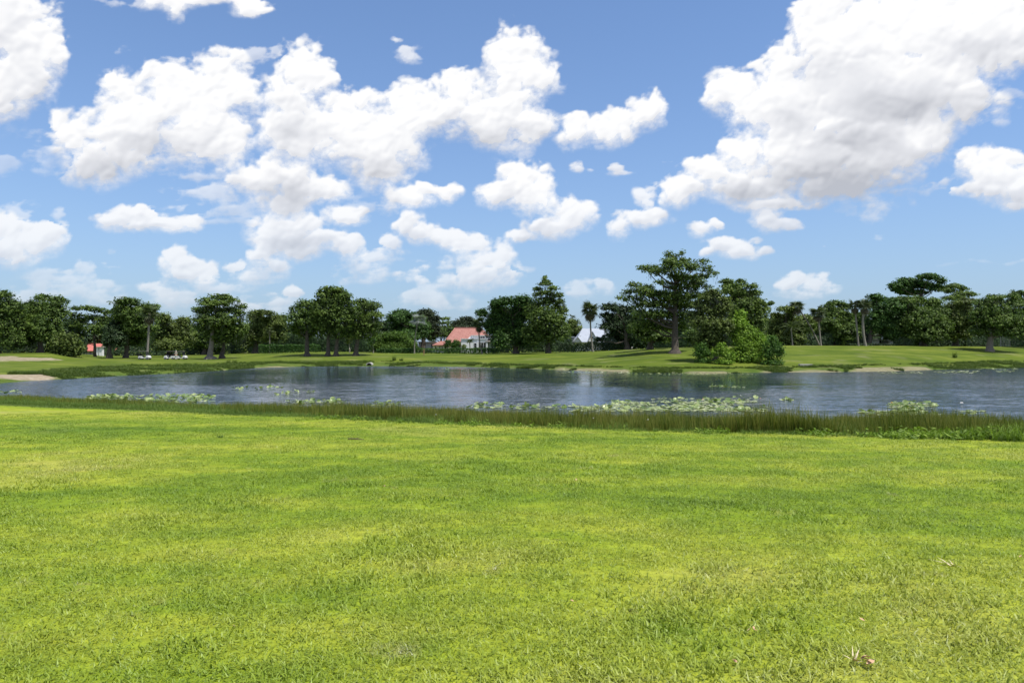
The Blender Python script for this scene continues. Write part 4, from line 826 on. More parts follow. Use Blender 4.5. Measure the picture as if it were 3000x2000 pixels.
tree('massive wide tree at the middle of the right wood', [(2645, 878, 36, 10), (2700, 876, 40, 10), (2740, 884, 30, 12), (2670, 900, 50, 22), (2735, 910, 44, 24), (2690, 940, 62, 34), (2650, 960, 38, 26), (2740, 955, 42, 30), (2700, 980, 56, 24)], (2705, 1016), D=149, mat='oak', core=1.1, trunk_px=14, moss=30)
tree('rounded oak left of the pale thick trunk', [(2812, 885, 36, 12), (2785, 900, 30, 18), (2835, 905, 34, 16), (2800, 930, 46, 30), (2845, 945, 40, 30), (2800, 970, 50, 30)], (2800, 1017), D=152, mat='olive', core=1.)
tree('oak with thick pale trunk standing on the open lawn at the right', [(2905, 872, 30, 9), (2955, 868, 22, 6), (2930, 885, 38, 11), (2875, 888, 26, 12), (2965, 890, 30, 12), (2900, 908, 50, 18), (2955, 915, 46, 20), (2870, 925, 36, 22), (2915, 940, 56, 24), (2970, 945, 40, 24), (2890, 965, 44, 18), (2940, 972, 44, 16)], (2899, 1029), mat='oak', bark='greybark', trunk_px=17, flare=1.4, moss=40, clump=.6, flat=.45, core=.5)
tree('oak at the far right edge of the picture', [(3000, 858, 22, 12), (2990, 880, 24, 14), (3040, 880, 50, 26), (3020, 920, 50, 34), (3060, 960, 70, 44), (3000, 965, 30, 26)], (3035, 1020), D=150, mat='oak', core=.9, moss=20)
# background wood: plain trees filling in behind the named ones
GB = 'backdrop trees behind the far bank trees'
g_ = np.random.default_rng(4)
BK = [(-110, 905, 'outermost at the left'), (-60, 895, 'left of the leftmost oak'), (60, 905, 'between the two leftmost oaks'), (200, 930, 'above the round palmetto'), (310, 940, 'right of the red roofed bungalow'), (460, 955, 'right of the grey skirted palm'),
      (560, 950, 'left of the mossy flared cypress'), (600, 960, 'directly behind the mossy flared trunk'), (700, 950, 'right of the mossy flared cypress'), (820, 945, 'above the sunlit clipped hedge'), (860, 960, 'at the left of the big oak clump'), (1010, 955, 'in the middle of the big oak clump'),
      (1120, 940, 'above the bright yellow green shrubs'), (1150, 950, 'right of the bright yellow green shrubs'), (1590, 950, 'behind the spire topped conifer'), (1660, 955, 'right of the spire topped conifer'), (1840, 940, 'behind the very dark low oak'), (1920, 935, 'left of the tallest cypress trunk'),
      (2030, 930, 'right of the tallest cypress trunk'), (2240, 930, 'behind the bright bank bushes'), (2370, 920, 'behind the leaning palm'), (2410, 930, 'behind the straight pale palm'), (2510, 915, 'behind the twin palms'), (2650, 905, 'left below the tall umbrella crown'),
      (2770, 900, 'right below the tall umbrella crown'), (2870, 905, 'left of the pale thick trunk'), (2980, 905, 'right of the pale thick trunk'), (3080, 895, 'beyond the right edge'), (-180, 900, 'beyond the left edge'), (3170, 890, 'just past the right edge'), (3290, 880, 'second past the right edge'), (3420, 895, 'third past the right edge'), (3560, 885, 'fourth past the right edge'), (3700, 890, 'fifth past the right edge'), (3850, 880, 'farthest beyond the right edge'), (-310, 885, 'second past the left edge'), (-440, 895, 'third past the left edge'), (-580, 885, 'fourth past the left edge'), (-720, 890, 'farthest beyond the left edge')]
for i, (x, y, wh) in enumerate(BK):
    mt = ['dark', 'oak', 'olive'][i % 3]; hh = 1020 - y
    lab = ['shaded', 'deep green', 'dull olive'][i % 3] + ' backdrop tree ' + wh
    tree(lab, [(x, y + 14, 34, 14), (x - 22, y + hh * .35, 34, hh * .25), (x + 22, y + hh * .38, 36, hh * .25), (x, y + hh * .6, 50, hh * .30), (x - 26, y + hh * .8, 42, hh * .24), (x + 30, y + hh * .75, 40, hh * .24)], (x, 1030), D=196 + g_.uniform(-6, 10), mat=mt, group=GB, core=.8, leaf=.30, clump=1.1, dens=.75, seed=200 + i, limbs=False)

# ------------------------------------------------------------------ small things on the far bank
M['cartroof'] = plain('drab_cart_roof', (0.16, 0.155, 0.14), 0.6)
def golf_cart(label, px, py, flip, D=None, s=0.88):
    D = D or hit(px, py); b = W(px, py, D); b[2] = gz(b[0], b[1])
    r = empty('golf_cart', b, label, 'golf cart', 'golf carts parked on the far fairway', math.pi if flip else 0.0); r.scale = (s,) * 3; wd = .6
    MB().prism([(-1.15, .35), (-1.2, .62), (-1.05, .78), (-.35, .80), (-.30, .42), (.35, .36), (.45, .42), (.55, .78), (.72, .92), (1.0, .85), (1.2, .60), (1.22, .36), (1.05, .30), (-.95, .28)], -wd, wd).build('body', M['cartwhite'], r, bevel=.03)
    MB().prism([(-.98, .80), (-.30, .81), (-.28, .92), (-.9, .93)], -wd + .05, wd - .05).prism([(-1.0, .92), (-.86, .92), (-.80, 1.32), (-.92, 1.33)], -wd + .05, wd - .05).build('seat', M['black'], r, bevel=.02)
    MB().prism([(-1.15, 1.80), (.68, 1.80), (.72, 1.84), (.5, 1.88), (-1.05, 1.88), (-1.2, 1.84)], -wd - .02, wd + .02).build('roof', M['cartroof'], r, bevel=.015)
    for y in (-.52, .52):
        MB().cyl((-1.05, y, .75), (-1.02, y, 1.80), .022, 8).build('post', M['black'], r); MB().cyl((.72, y, .9), (.50, y, 1.80), .022, 8).build('post', M['black'], r)
    MB().prism([(.70, .95), (.712, .95), (.52, 1.72), (.508, 1.72)], -.5, .5).build('windscreen', M['glass'], r)
    MB().cyl((.45, .3, .75), (.2, .3, 1.08), .02, 8).cyl((.19, .3, 1.06), (.21, .3, 1.10), .17, 14).build('steering_wheel', M['black'], r)
    for x in (-.82, .86):
        for y in (-.6, .6):
            wv = MB().cyl((x, y - .09, .23), (x, y + .09, .23), .23, 18).build('wheel', M['rubber'], r); MB().cyl((x, y - .10, .23), (x, y + .10, .23), .11, 12).build('rim', M['metal'], wv)
    for y in (-.25, .25): MB().cyl((-1.22, y, .55), (-1.38, y, 1.30), .13, 12, .15).build('golf_bag', M['black'], r)
    MB().box(-1.32, -1.12, -.45, .45, .45, .52).build('bag_rack', M['metal'], r)
    return r
golf_cart('single white golf cart with dark roof posts, standing alone left of the palm foot', 424, 1053, False)
golf_cart('left white golf cart of the parked pair', 499, 1053, True)
golf_cart('right white golf cart of the parked pair, its rear turned to the palm shade', 531, 1053, False)

def person(px, py, label):
    D = hit(px, py) - 1.4; b = W(px, py, D); b[2] = gz(b[0], b[1]); r = empty('person', b, label, 'person', rz=R(200))
    def skin(name, pts, edges, rads, mat, root_i=0, sub=2):
        me = bpy.data.meshes.new(name); me.from_pydata(pts, edges, []); me.materials.append(mat); o = link(name, me, r)
        md = o.modifiers.new('skin', 'SKIN'); md.use_smooth_shade = True
        for v, q in zip(me.skin_vertices[0].data, rads): v.radius = (q, q) if not isinstance(q, tuple) else q
        for i, v in enumerate(me.skin_vertices[0].data): v.use_root = (i == root_i)
        o.modifiers.new('sub', 'SUBSURF').levels = sub; o.modifiers['sub'].render_levels = sub; return o
    pts = [(0, 0, .95), (0, 0, 1.15), (0, .01, 1.38), (0, .01, 1.50), (0, -.02, 1.60), (0, -.03, 1.72)]; rad = [(.15, .11), (.13, .10), (.17, .11), (.055, .055), (.075, .085), (.06, .07)]; ed = [(0, 1), (1, 2), (2, 3), (3, 4), (4, 5)]
    pts += [(0, -.105, 1.61)]; rad += [.016]; ed += [(4, 6)]
    for s in (-1, 1):
        k = len(pts); pts += [(s * .18, .01, 1.40), (s * .25, .03, 1.14), (s * .24, -.10, .93), (s * .235, -.15, .86)]; rad += [.055, .045, .035, .03]; ed += [(2, k), (k, k + 1), (k + 1, k + 2), (k + 2, k + 3)]
        for f, (dx, dz) in enumerate([(-.03, -.075), (-.01, -.09), (.01, -.085), (.03, -.07)]):
            q = len(pts); pts += [(s * .235 + dx, -.17, .86 + dz * .55), (s * .235 + dx, -.165, .86 + dz)]; rad += [.010, .008]; ed += [(k + 3, q), (q, q + 1)]
        q = len(pts); pts += [(s * .20, -.19, .85), (s * .195, -.20, .82)]; rad += [.011, .009]; ed += [(k + 2, q), (q, q + 1)]
        k = len(pts); pts += [(s * .10, 0, .86), (s * .11, -.02, .48), (s * .12, .01, .09), (s * .13, -.12, .04)]; rad += [.09, .06, .045, .04]; ed += [(0, k), (k, k + 1), (k + 1, k + 2), (k + 2, k + 3)]
    skin('body', pts, ed, rad, M['skin'])
    for s in (-1, 1): MB().cyl((s * .03, -.105, 1.645), (s * .03, -.115, 1.645), .011, 8).build('eye', M['black'], r)
    MB().cyl((-.025, -.105, 1.565), (.025, -.105, 1.565), .007, 6).build('mouth', M['lip'], r)
    ps = [(0, 0, .98), (0, 0, 1.16), (0, .01, 1.38), (-.18, .01, 1.41), (-.235, .025, 1.22), (.18, .01, 1.41), (.235, .025, 1.22)]
    skin('shirt', ps, [(0, 1), (1, 2), (2, 3), (3, 4), (2, 5), (5, 6)], [(.165, .125), (.15, .12), (.19, .13), .075, .07, .075, .07], M['shirt'])
    pt = [(0, 0, .97)]; et = []; rt = [(.165, .125)]
    for s in (-1, 1): k = len(pt); pt += [(s * .10, 0, .86), (s * .11, -.02, .48), (s * .12, .01, .12)]; rt += [.105, .08, .065]; et += [(0, k), (k, k + 1), (k + 1, k + 2)]
    skin('trousers', pt, et, rt, M['cartwhite'])
    MB().cyl((0, -.025, 1.70), (0, -.02, 1.80), .105, 16, .07).prism([(-.07, 1.70), (.07, 1.70), (.07, 1.715), (-.07, 1.715)], -.20, -.10).build('cap', M['cartwhite'], r)
    for s in (-1, 1): MB().box(s * .13 - .045, s * .13 + .045, -.20, .07, 0, .07).build('shoe', M['black'], r, bevel=.02)
    return r
M['skin'] = plain('skin', (0.45, 0.27, 0.19), 0.6); M['lip'] = plain('lips', (0.30, 0.12, 0.10), 0.6); M['shirt'] = plain('olive_shirt', (0.22, 0.24, 0.20), 0.8)
person(516, 1053.5, 'person in white trousers, drab shirt and white cap standing between the paired golf carts')

D = hit(1242, 1041); b = W(1242, 1041, D); b[2] = gz(b[0], b[1])
r = empty('marker_post', b, 'orange brown wooden marker post in front of the long low hedge', 'post'); MB().box(-.075, .075, -.075, .075, -.2, 1.25).build('post', M['wood'], r, bevel=.01); MB().prism([(-.09, 1.25), (.09, 1.25), (0, 1.33)], -.09, .09).build('cap', M['wood'], r)
# drain pipe mouth
D = hit(1082, 1070, 110, 160); b = W(1082, 1069.5, D); b[2] = gz(b[0], b[1]) + .05; r = empty('drain_pipe', b, 'pale concrete drain pipe mouth in the far bank', 'drain pipe'); mb = MB(); n = 14
for i in range(n):
    a0, a1 = math.pi * i / n, math.pi * (i + 1) / n
    q = [(math.cos(a) * rr_, math.sin(a) * rr_) for a, rr_ in ((a0, .34), (a0, .46), (a1, .46), (a1, .34))]; mb.prism([(x * 1.15, z) for x, z in q], -.25, 1.2)
mb.build('pipe_rim', M['concrete'], r); MB().prism([(math.cos(math.pi * i / 12) * .38, math.sin(math.pi * i / 12) * .335) for i in range(13)], .25, 1.1).build('pipe_shade_plug', M['black'], r)  # solid black plug stands for the shade inside the hollow pipe
# slab on the beach
D = hit(2360, 1071, 90, 130); b = W(2360, 1070, D); b[2] = gz(b[0], b[1]); r = empty('concrete_slab', b, 'pale flat concrete slab at the water edge right of the bank bushes', 'slab')
MB().prism([(-1.0, -.1), (1.0, -.1), (.96, .22), (-.9, .25)], -.35, .4).build('slab', M['concrete'], r, bevel=.03)
# lattice post at the right
b = W(2945, 1012, 153); b[2] = gz(b[0], b[1]); r = empty('lattice_trellis', b, 'pale lattice trellis frame in the shade right of the thick pale trunk', 'trellis')
for x in (-1.0, 1.0): MB().box(x - .05, x + .05, -.05, .05, -.1, 2.3).build('post', M['greypaint'] if 'greypaint' in M else M['concrete'], r)
for i in range(6): MB().box(-.95, .95, -.02, .02, .35 + i * .36, .40 + i * .36).build('slat', M['concrete'], r)
for i in range(5): MB().box(-.72 + i * .36 - .02, -.72 + i * .36 + .02, .022, .045, .1, 2.25).build('slat', M['concrete'], r)
# pale ornament by the hedge
b = W(1851, 1022, 150); b[2] = gz(b[0], b[1]); r = empty('garden_ornament', b, 'small pale pinkish ornament on a stem before the shady undergrowth left of the tallest cypress', 'ornament')
MB().cyl((0, 0, -.1), (0, 0, .35), .05, 8).build('stem', M['concrete'], r); MB().cyl((0, 0, .35), (.05, 0, .62), .14, 10, .05).cyl((.1, 0, .5), (.3, 0, .62), .05, 8, .02).build('top', M['concrete'], r)

# ------------------------------------------------------------------ scatter: one object of stuff, its tufts held in its own mesh
def scatter(name, label, srcs, P, rot, scl, var, mat, cat='grass'):
    """srcs: list of (V, Q, tone); P: places; rot: euler angles; scl, var: per place"""
    Vs, Qs, T, K = [], [], [], []; b = 0
    for i, (V, Q, t_) in enumerate(srcs): Vs.append(V); Qs.append(Q + b); b += len(V); T.append(t_); K.append(np.full(len(V), i))
    nV = b; P = np.asarray(P); org = P.mean(0); org[2] = 0
    V = np.concatenate(Vs + [P - org]); me = mesh_np(name, V, np.concatenate(Qs), mat, {'tone': np.concatenate(T + [np.zeros(len(P))])})
    assert len(me.vertices) == len(V)
    def fa(n, typ, arr, key='value'):
        a = me.attributes.new(n, typ, 'POINT'); a.data.foreach_set(key, arr)
    fa('part', 'INT', np.concatenate(K + [np.full(len(P), -1)]).astype(np.int32)); fa('pick', 'INT', np.concatenate([np.zeros(nV), var]).astype(np.int32))
    fa('scl', 'FLOAT', np.concatenate([np.ones(nV), scl]).astype(np.float32)); fa('rot', 'FLOAT_VECTOR', np.concatenate([np.zeros((nV, 3)), rot]).astype(np.float32).ravel(), 'vector')
    o = link(name, me, None, org); tag(o, label, cat, None, 'stuff')
    g = bpy.data.node_groups.new(name, 'GeometryNodeTree'); g.interface.new_socket('Geometry', in_out='INPUT', socket_type='NodeSocketGeometry'); g.interface.new_socket('Geometry', in_out='OUTPUT', socket_type='NodeSocketGeometry')
    gi = g.nodes.new('NodeGroupInput'); go = g.nodes.new('NodeGroupOutput')
    def na(n, typ): q = g.nodes.new('GeometryNodeInputNamedAttribute'); q.data_type = typ; q.inputs[0].default_value = n; return q.outputs[0]
    def sep(val):
        c = g.nodes.new('FunctionNodeCompare'); c.data_type = 'INT'; c.operation = 'EQUAL'; g.links.new(na('part', 'INT'), c.inputs[2]); c.inputs[3].default_value = val
        s = g.nodes.new('GeometryNodeSeparateGeometry'); s.domain = 'POINT'; g.links.new(gi.outputs[0], s.inputs[0]); g.links.new(c.outputs[0], s.inputs[1]); return s.outputs[0]
    gti = g.nodes.new('GeometryNodeGeometryToInstance')
    for i in reversed(range(len(srcs))):
        q = g.nodes.new('GeometryNodeGeometryToInstance'); g.links.new(sep(i), q.inputs[0])
        if i == len(srcs) - 1: jn = g.nodes.new('GeometryNodeJoinGeometry')
        g.links.new(q.outputs[0], jn.inputs[0])
    g.nodes.remove(gti)
    ip = g.nodes.new('GeometryNodeInstanceOnPoints'); g.links.new(sep(-1), ip.inputs['Points']); g.links.new(jn.outputs[0], ip.inputs['Instance']); ip.inputs['Pick Instance'].default_value = True
    g.links.new(na('pick', 'INT'), ip.inputs['Instance Index']); er = g.nodes.new('FunctionNodeEulerToRotation'); g.links.new(na('rot', 'FLOAT_VECTOR'), er.inputs[0]); g.links.new(er.outputs[0], ip.inputs['Rotation'])
    g.links.new(na('scl', 'FLOAT'), ip.inputs['Scale']); g.links.new(ip.outputs[0], go.inputs[0])
    o.modifiers.new('scatter', 'NODES').node_group = g; return o

def blades(n, rad, ln, wd, lean, g, segs=2, curl=.5, base_z=-.003):
    """n bent blades rooted within rad"""
    a = g.uniform(0, 2 * np.pi, n); q = rad * np.sqrt(g.uniform(0, 1, n)); rt = np.stack([q * np.cos(a), q * np.sin(a), np.full(n, base_z)], 1)
    L = ln * g.uniform(.5, 1.25, n); W_ = wd * g.uniform(.6, 1.3, n); az_ = g.uniform(0, 2 * np.pi, n); le = g.uniform(*lean, n)
    d = np.stack([np.cos(az_), np.sin(az_)], 1); rows = []
    tw = g.uniform(-.8, .8, n); sx = -np.sin(az_ + tw); sy = np.cos(az_ + tw)
    p = rt.copy(); ang = le.copy()
    for k in range(segs + 1):
        w_ = W_ * (1, .95, .6, .1)[min(3, int(round(3 * k / segs)))]; s = np.stack([sx * w_ / 2, sy * w_ / 2, 0 * w_], 1); rows.append(np.stack([p - s, p + s], 1))
        st = L / segs; p = p + np.stack([d[:, 0] * np.sin(ang) * st, d[:, 1] * np.sin(ang) * st, np.cos(ang) * st], 1); ang = ang + curl * g.uniform(.3, 1.2, n) / segs * 2
    V = np.stack(rows, 1).reshape(n, -1, 3); m = V.shape[1]; Q = []
    for k in range(segs): Q.append([2 * k, 2 * k + 1, 2 * k + 3, 2 * k + 2])
    Q = (np.array(Q)[None] + (np.arange(n) * m)[:, None, None]).reshape(-1, 4)
    return V.reshape(-1, 3), Q, np.repeat(g.uniform(.1, .9, n), m)

gg = np.random.default_rng(5)
def zpts(X, Y, dz=0.0): z, L_ = land(X, Y); return np.stack([X, Y, z + dz], 1), L_
def yaw(n, tilt=.08): return np.stack([gg.normal(size=n) * tilt, gg.normal(size=n) * tilt, gg.uniform(0, 2 * np.pi, n)], 1)

# lawn blades
m, t, o = newmat('lawn_blades'); p = pos(t); lc, fine, med = lawn_colour(t, p); tn = attr(t, 'tone')
c = mix(t, 1.0, lc, ramp(t, tn, [(0.1, (0.55, 0.66, 0.50)), (0.5, (0.95, 1.0, 0.95)), (0.80, (1.15, 1.2, 1.8)), (0.9, (1.45, 1.45, 5.0))]), 'MULTIPLY')
b_ = nd(t, "ShaderNodeBsdfPrincipled", {"Base Color": c, "Roughness": 0.5}); b_.inputs["Specular IOR Level"].default_value = 0.35
tr = nd(t, "ShaderNodeBsdfTranslucent", {"Color": c}); ms = nd(t, "ShaderNodeMixShader", {0: .3, 1: b_.outputs[0], 2: tr.outputs[0]}); t.links.new(ms.outputs[0], o.inputs[0]); M['lawn'] = m
def lawn_pts(n, r0, r1, pw):
    u = gg.uniform(0, 1, n); r = (r0 ** pw + u * (r1 ** pw - r0 ** pw)) ** (1 / pw); a = gg.uniform(-R(41), R(41), n); X = r * np.sin(a); Y = r * np.cos(a)
    P, L_ = zpts(X, Y, 0); k = L_['D'] < L_['ed'] + .3; return P[k]
P = lawn_pts(15000, 3.0, 31, 1.25)
srcs = [blades(125, .30, .044, .0085, (.5, 1.5), gg) for _ in range(5)] + [blades(45, .16, .064, .012, (.3, 1.35), gg, 2, .5) for _ in range(2)]
lush = fbm(P[:, 0] / 1.1, P[:, 1] / 1.1, 3, 77)
var = np.where(gg.uniform(0, 1, len(P)) < np.clip((lush - .50) * 2.2, 0.02, .8), gg.integers(5, 7, len(P)), gg.integers(0, 5, len(P)))
scatter('lawn_grass', 'mown lawn grass, each blade standing on the near lawn', srcs, P, yaw(len(P), .03), gg.uniform(.75, 1.2, len(P)) * (.75 + .5 * lush), var, M['lawn'])

# grassy near bank, reeds, weeds
M['reed'] = leafmat('reed_stems', (0.037, 0.067, 0.006), (0.088, 0.134, 0.012), (0.237, 0.228, 0.050), .25, .5)
M['bankgrass'] = leafmat('bank_grass', (0.040, 0.080, 0.010), (0.090, 0.155, 0.020), (0.180, 0.250, 0.045), .3, .5)
M['fargrass'] = leafmat('far_bank_grass', (0.029, 0.060, 0.008), (0.059, 0.103, 0.012), (0.113, 0.151, 0.028), .3, .3)
M['weed'] = leafmat('weed_leaves', (0.060, 0.112, 0.008), (0.128, 0.216, 0.017), (0.240, 0.336, 0.042), .3, .8)
def band(n, f0, f1, px0=-60, px1=3060):
    """places across the near bank: f = 0 at the lawn edge, 1 at the water"""
    px = gg.uniform(px0, px1, n); e_ = np.interp(px, KX, ED); w_ = np.interp(px, KX, ND); f = gg.uniform(f0, f1, n); D_ = e_ + (w_ - e_) * f
    P_, L_ = zpts((px - 1500) / F * D_, D_); return P_, px, f
hgt_at = lambda px: np.interp(px, [0, 500, 900, 1500, 2100, 2700, 3000], [.26, .31, .38, .43, .47, .50, .56])
P, px, f = band(40000, .03, 1.12); keep = (P[:, 2] > -.25) & (f > np.interp(px, [0, 900, 1500], [.40, .16, .03])); P, px, f = P[keep], px[keep], f[keep]
cl = fbm(P[:, 0] / 2.2, P[:, 1] / 2.2, 3, 12); keep = gg.uniform(0, 1, len(P)) < np.clip(cl * 2.6 - .55, .15, 1) * np.interp(px, [0, 700, 1100], [.35, .6, 1]); P, px, cl = P[keep], px[keep], cl[keep]
rs = [blades(16, .16, 1.0, .020, (.0, .22), gg, 3, .12) for _ in range(4)]
scatter('reeds', 'dark brownish green reeds along the near edge of the pond', rs, P, yaw(len(P), .06), hgt_at(px) * gg.uniform(.45, 1.3, len(P)) * (.35 + 1.25 * cl), gg.integers(0, 4, len(P)), M['reed'], 'reeds')
P, px, f = band(30000, -.02, 1.0)
cl = fbm(P[:, 0] / 1.6, P[:, 1] / 1.6, 3, 14)
keep = gg.uniform(0, 1, len(P)) < np.where(f < .35, 1, np.interp(px, [0, 900, 1400], [.9, .8, .65])); P, px, f, cl = P[keep], px[keep], f[keep], cl[keep]
gs = [blades(22, .15, 1.0, .030, (.1, .75), gg, 3, .7) for _ in range(4)]
scatter('bank_grass', 'uncut green grass between the mown lawn and the reeds', gs, P, yaw(len(P), .08), hgt_at(px) * gg.uniform(.35, .85, len(P)) * np.clip(.35 + f * 2.4, .3, 1) * (.5 + cl), gg.integers(0, 4, len(P)), M['bankgrass'])
# leafy weeds along the lawn edge, thick at the right
def weed(n, g, R_=.28):
    Cn = g.normal(size=(n, 3)) * np.array([R_ * .5, R_ * .5, R_ * .35]); Cn[:, 2] = np.abs(Cn[:, 2]) + .03; V, Q = leaves(Cn, np.stack([Cn[:, 0], Cn[:, 1], np.full(n, .35)], 1) + g.normal(size=(n, 3)) * .25, g.uniform(.05, .12, n), g.uniform(.018, .04, n), g); return V, Q, np.repeat(g.uniform(.2, .9, n), 4)
P, px, f = band(3600, -.03, .18, 900); cl = fbm(P[:, 0] / 1.3, P[:, 1] / 1.3, 3, 15); keep = gg.uniform(0, 1, len(P)) < np.clip((cl - .47) * 5, 0, 1) * np.interp(px, [900, 1900, 2500, 3000], [.15, .4, .7, 1]); P, px = P[keep], px[keep]
scatter('weeds', 'yellow green leafy weeds at the foot of the reeds', [weed(34, gg) for _ in range(4)], P, yaw(len(P)), gg.uniform(.5, 1.15, len(P)) * np.interp(px, [900, 2300, 3000], [.45, .6, .85]), gg.integers(0, 4, len(P)), M['weed'], 'weeds')
# long blades at the far right corner of the bank
P, px, f = band(1100, -.02, .30, 2650); scatter('rushes', 'tall bright green blades at the right end of the bank', [blades(12, .12, 1.0, .035, (.05, .6), gg, 3, .8) for _ in range(3)], P, yaw(len(P)), gg.uniform(.25, .55, len(P)) * np.interp(px, [2650, 3000], [.4, .9]), gg.integers(0, 3, len(P)), M['weed'], 'rushes')
# rough grass on the far bank
n = 30000; px = gg.uniform(-60, 3060, n); s_ = np.interp(px, KX, SD); wd_ = np.interp(px, [-200, 0, 400, 700, 900, 1100, 1600, 2000, 2300, 3000], [5, 7, 20, 14, 8, 8, 6, 5, 6, 9])
D_ = s_ - 1.0 + wd_ * 1.15 * gg.uniform(0, 1, n) ** 1.35; P, L_ = zpts((px - 1500) / F * D_, D_); bq = rng_mask(px, [(730, 900, .6), (1220, 1450, .7), (1480, 1600, .8), (1620, 1860, 1.5), (1990, 2150, 1.2), (2300, 2480, 1.3), (2480, 2740, 2.2), (-200, 60, .8)])
nn = fbm(P[:, 0] / 4, P[:, 1] / 2.5, 3, 16); k = (P[:, 2] > -.1) & (nn > .40) & ~((np.hypot((P[:, 0] - c1[0] + 2) / 8.0, (P[:, 1] - c1[1] - .5) / 4.2) < 1)) & ~((bq > .3) & (D_ < s_ + 1.6 + bq * 2.0) & (nn < .72)); P = P[k]; nn = nn[k]
scatter('far_bank_grass', 'rough dark green grass along the far bank of the pond', [blades(30, .45, 1.0, .07, (.1, .8), gg, 2, .7) for _ in range(4)], P, yaw(len(P)), gg.uniform(.10, .42, len(P)) * (.2 + 1.4 * nn), gg.integers(0, 4, len(P)), M['fargrass'])
# tufts of tall weeds standing on the far fairway
for i, (x, y, h_, wh) in enumerate([(668, 1066, 1.0, 'left one of the two before the mossy flared cypress'), (688, 1066, .95, 'right one of the two before the mossy flared cypress'), (1155, 1056, 1.0, 'left of the orange brown marker post'), (1176, 1057, .6, 'just left of the orange brown marker post'), (2797, 1048, 1.1, 'left of the thick pale trunk')]):
    D = hit(x, y); b = W(x, y, D); V, Q, T = blades(60, .35, h_, .05, (.05, .6), gg, 3, .5); tag(link('weed_tuft', mesh_np('weed_tuft', V, Q, M['fargrass'], {'tone': T}), None, (b[0], b[1], gz(b[0], b[1]))), 'tall weed tuft, ' + wh, 'weed tuft', 'weed tufts on the far fairway')

# ------------------------------------------------------------------ water lilies
def pad_mesh(mat, g, cup):
    n = 9; a = np.linspace(.22, 2 * np.pi - .22, n); r = 1 + g.normal(size=n) * .05; V = [(0, 0, 0)]
    for k, sc_ in ((0, .55), (1, 1.0)): V += [(math.cos(q) * r[i] * sc_, math.sin(q) * r[i] * sc_, cup * sc_ ** 2 + (math.sin(q * 3 + cup) * .05 * k)) for i, q in enumerate(a)]
    Q = [[0, 1 + i, 2 + i, 2 + i] for i in range(n - 1)]; me = bpy.data.meshes.new('lily_pad')
    f = [(0, 1 + i, 2 + i) for i in range(n - 1)] + [(1 + i, 1 + n + i, 2 + n + i, 2 + i) for i in range(n - 1)]
    me.from_pydata(V, [], f); me.materials.append(mat); at = me.attributes.new('tone', 'FLOAT', 'POINT'); at.data.foreach_set('value', np.full(len(V), g.uniform(.25, .85), dtype=np.float32)); me.update(); return me, np.array(V), f
PM = [pad_mesh(M['pad'], gg, c_) for c_ in (.0, .03, .06, .04, .02, .09)] + [pad_mesh(M['padgreen'], gg, c_) for c_ in (.06, .20, .12, .03)]
GN_ = {}
beds = [  # px0, px1, y0, y1, how many, share of green raised leaves, label of the bed
    (1660, 2245, 1177, 1206, 950, .15, 'wide cream green bed of lily pads right of centre', 0),
    (1900, 2240, 1166, 1180, 110, .3, 'wide cream green bed of lily pads right of centre', 0),
    (2600, 2745, 1180, 1210, 260, .3, 'cream lily pad bed at the right, by the reeds', 1),
    (2520, 2890, 1203, 1218, 200, .3, 'cream lily pad bed at the right, by the reeds', 1),
    (250, 400, 1158, 1172, 150, .7, 'raised green lily leaves along the left near edge', 2),
    (400, 640, 1158, 1180, 230, .6, 'raised green lily leaves along the left near edge', 2),
    (0, 60, 1146, 1152, 18, .8, 'few green lily leaves at the far left near edge', 3),
    (830, 1010, 1172, 1184, 80, .7, 'dark green lily leaves poking up beside the left reeds', 4),
    (1040, 1180, 1181, 1190, 35, .8, 'dark green lily leaves poking up beside the left reeds', 4),
    (1330, 1480, 1184, 1196, 50, .5, 'scattered lily leaves among the reeds at the centre', 5),
    (1480, 1660, 1189, 1200, 50, .5, 'scattered lily leaves among the reeds at the centre', 5),
    (2440, 2540, 1077, 1084, 26, .05, 'thin cream lily strip along the far bank beach', 6), (2650, 2720, 1079, 1084, 24, .05, 'thin cream lily strip along the far bank beach', 6),
    (2570, 2700, 1089, 1094, 40, .0, 'thin cream lily strip along the far bank beach', 6), (2730, 2880, 1086, 1093, 70, .0, 'long cream lily strips at the far right', 7),
    (2740, 2985, 1072, 1082, 160, .1, 'long cream lily strips at the far right', 7), (2900, 2985, 1080, 1090, 50, .1, 'long cream lily strips at the far right', 7),
    (1840, 2230, 1086, 1098, 150, .15, 'broken cream lily strip along the far bank below the tallest cypress', 8), (1640, 1840, 1083, 1093, 60, .2, 'broken cream lily strip along the far bank below the tallest cypress', 8)]
one, rest = [], []
for (x0, x1, y0, y1, n, gsh, lab, bi) in beds:
    for i in range(n):
        for _ in range(6):
            px = gg.uniform(x0, x1); py = gg.uniform(y0, y1); D = CAMZ * F / (py - HY); X = (px - 1500) / F * D
            e = abs((px - x0) / (x1 - x0) - .5) * 2; 
            if fbm(np.array([X / 1.5]), np.array([D / 2.0]), 3, 50 + bi)[0] > .36 + .22 * e ** 3: break
        green = gg.uniform() < gsh; far_ = py < 1110; s = gg.uniform(.09, .19) * (1.3 if far_ else 1)
        k = gg.integers(6, 10) if green else gg.integers(0, 6); tl = .30 if green else .045
        rec = ((X, D, (gg.uniform(.03, .15) if green else gg.uniform(.008, .05))), (gg.normal() * tl, gg.normal() * tl, gg.uniform(0, 6.28)), s, int(k), lab, s / D * (0 if far_ else 1))
        one.append(rec)
one.sort(key=lambda q: -q[5]); rest = one[290:]; one = one[:290]
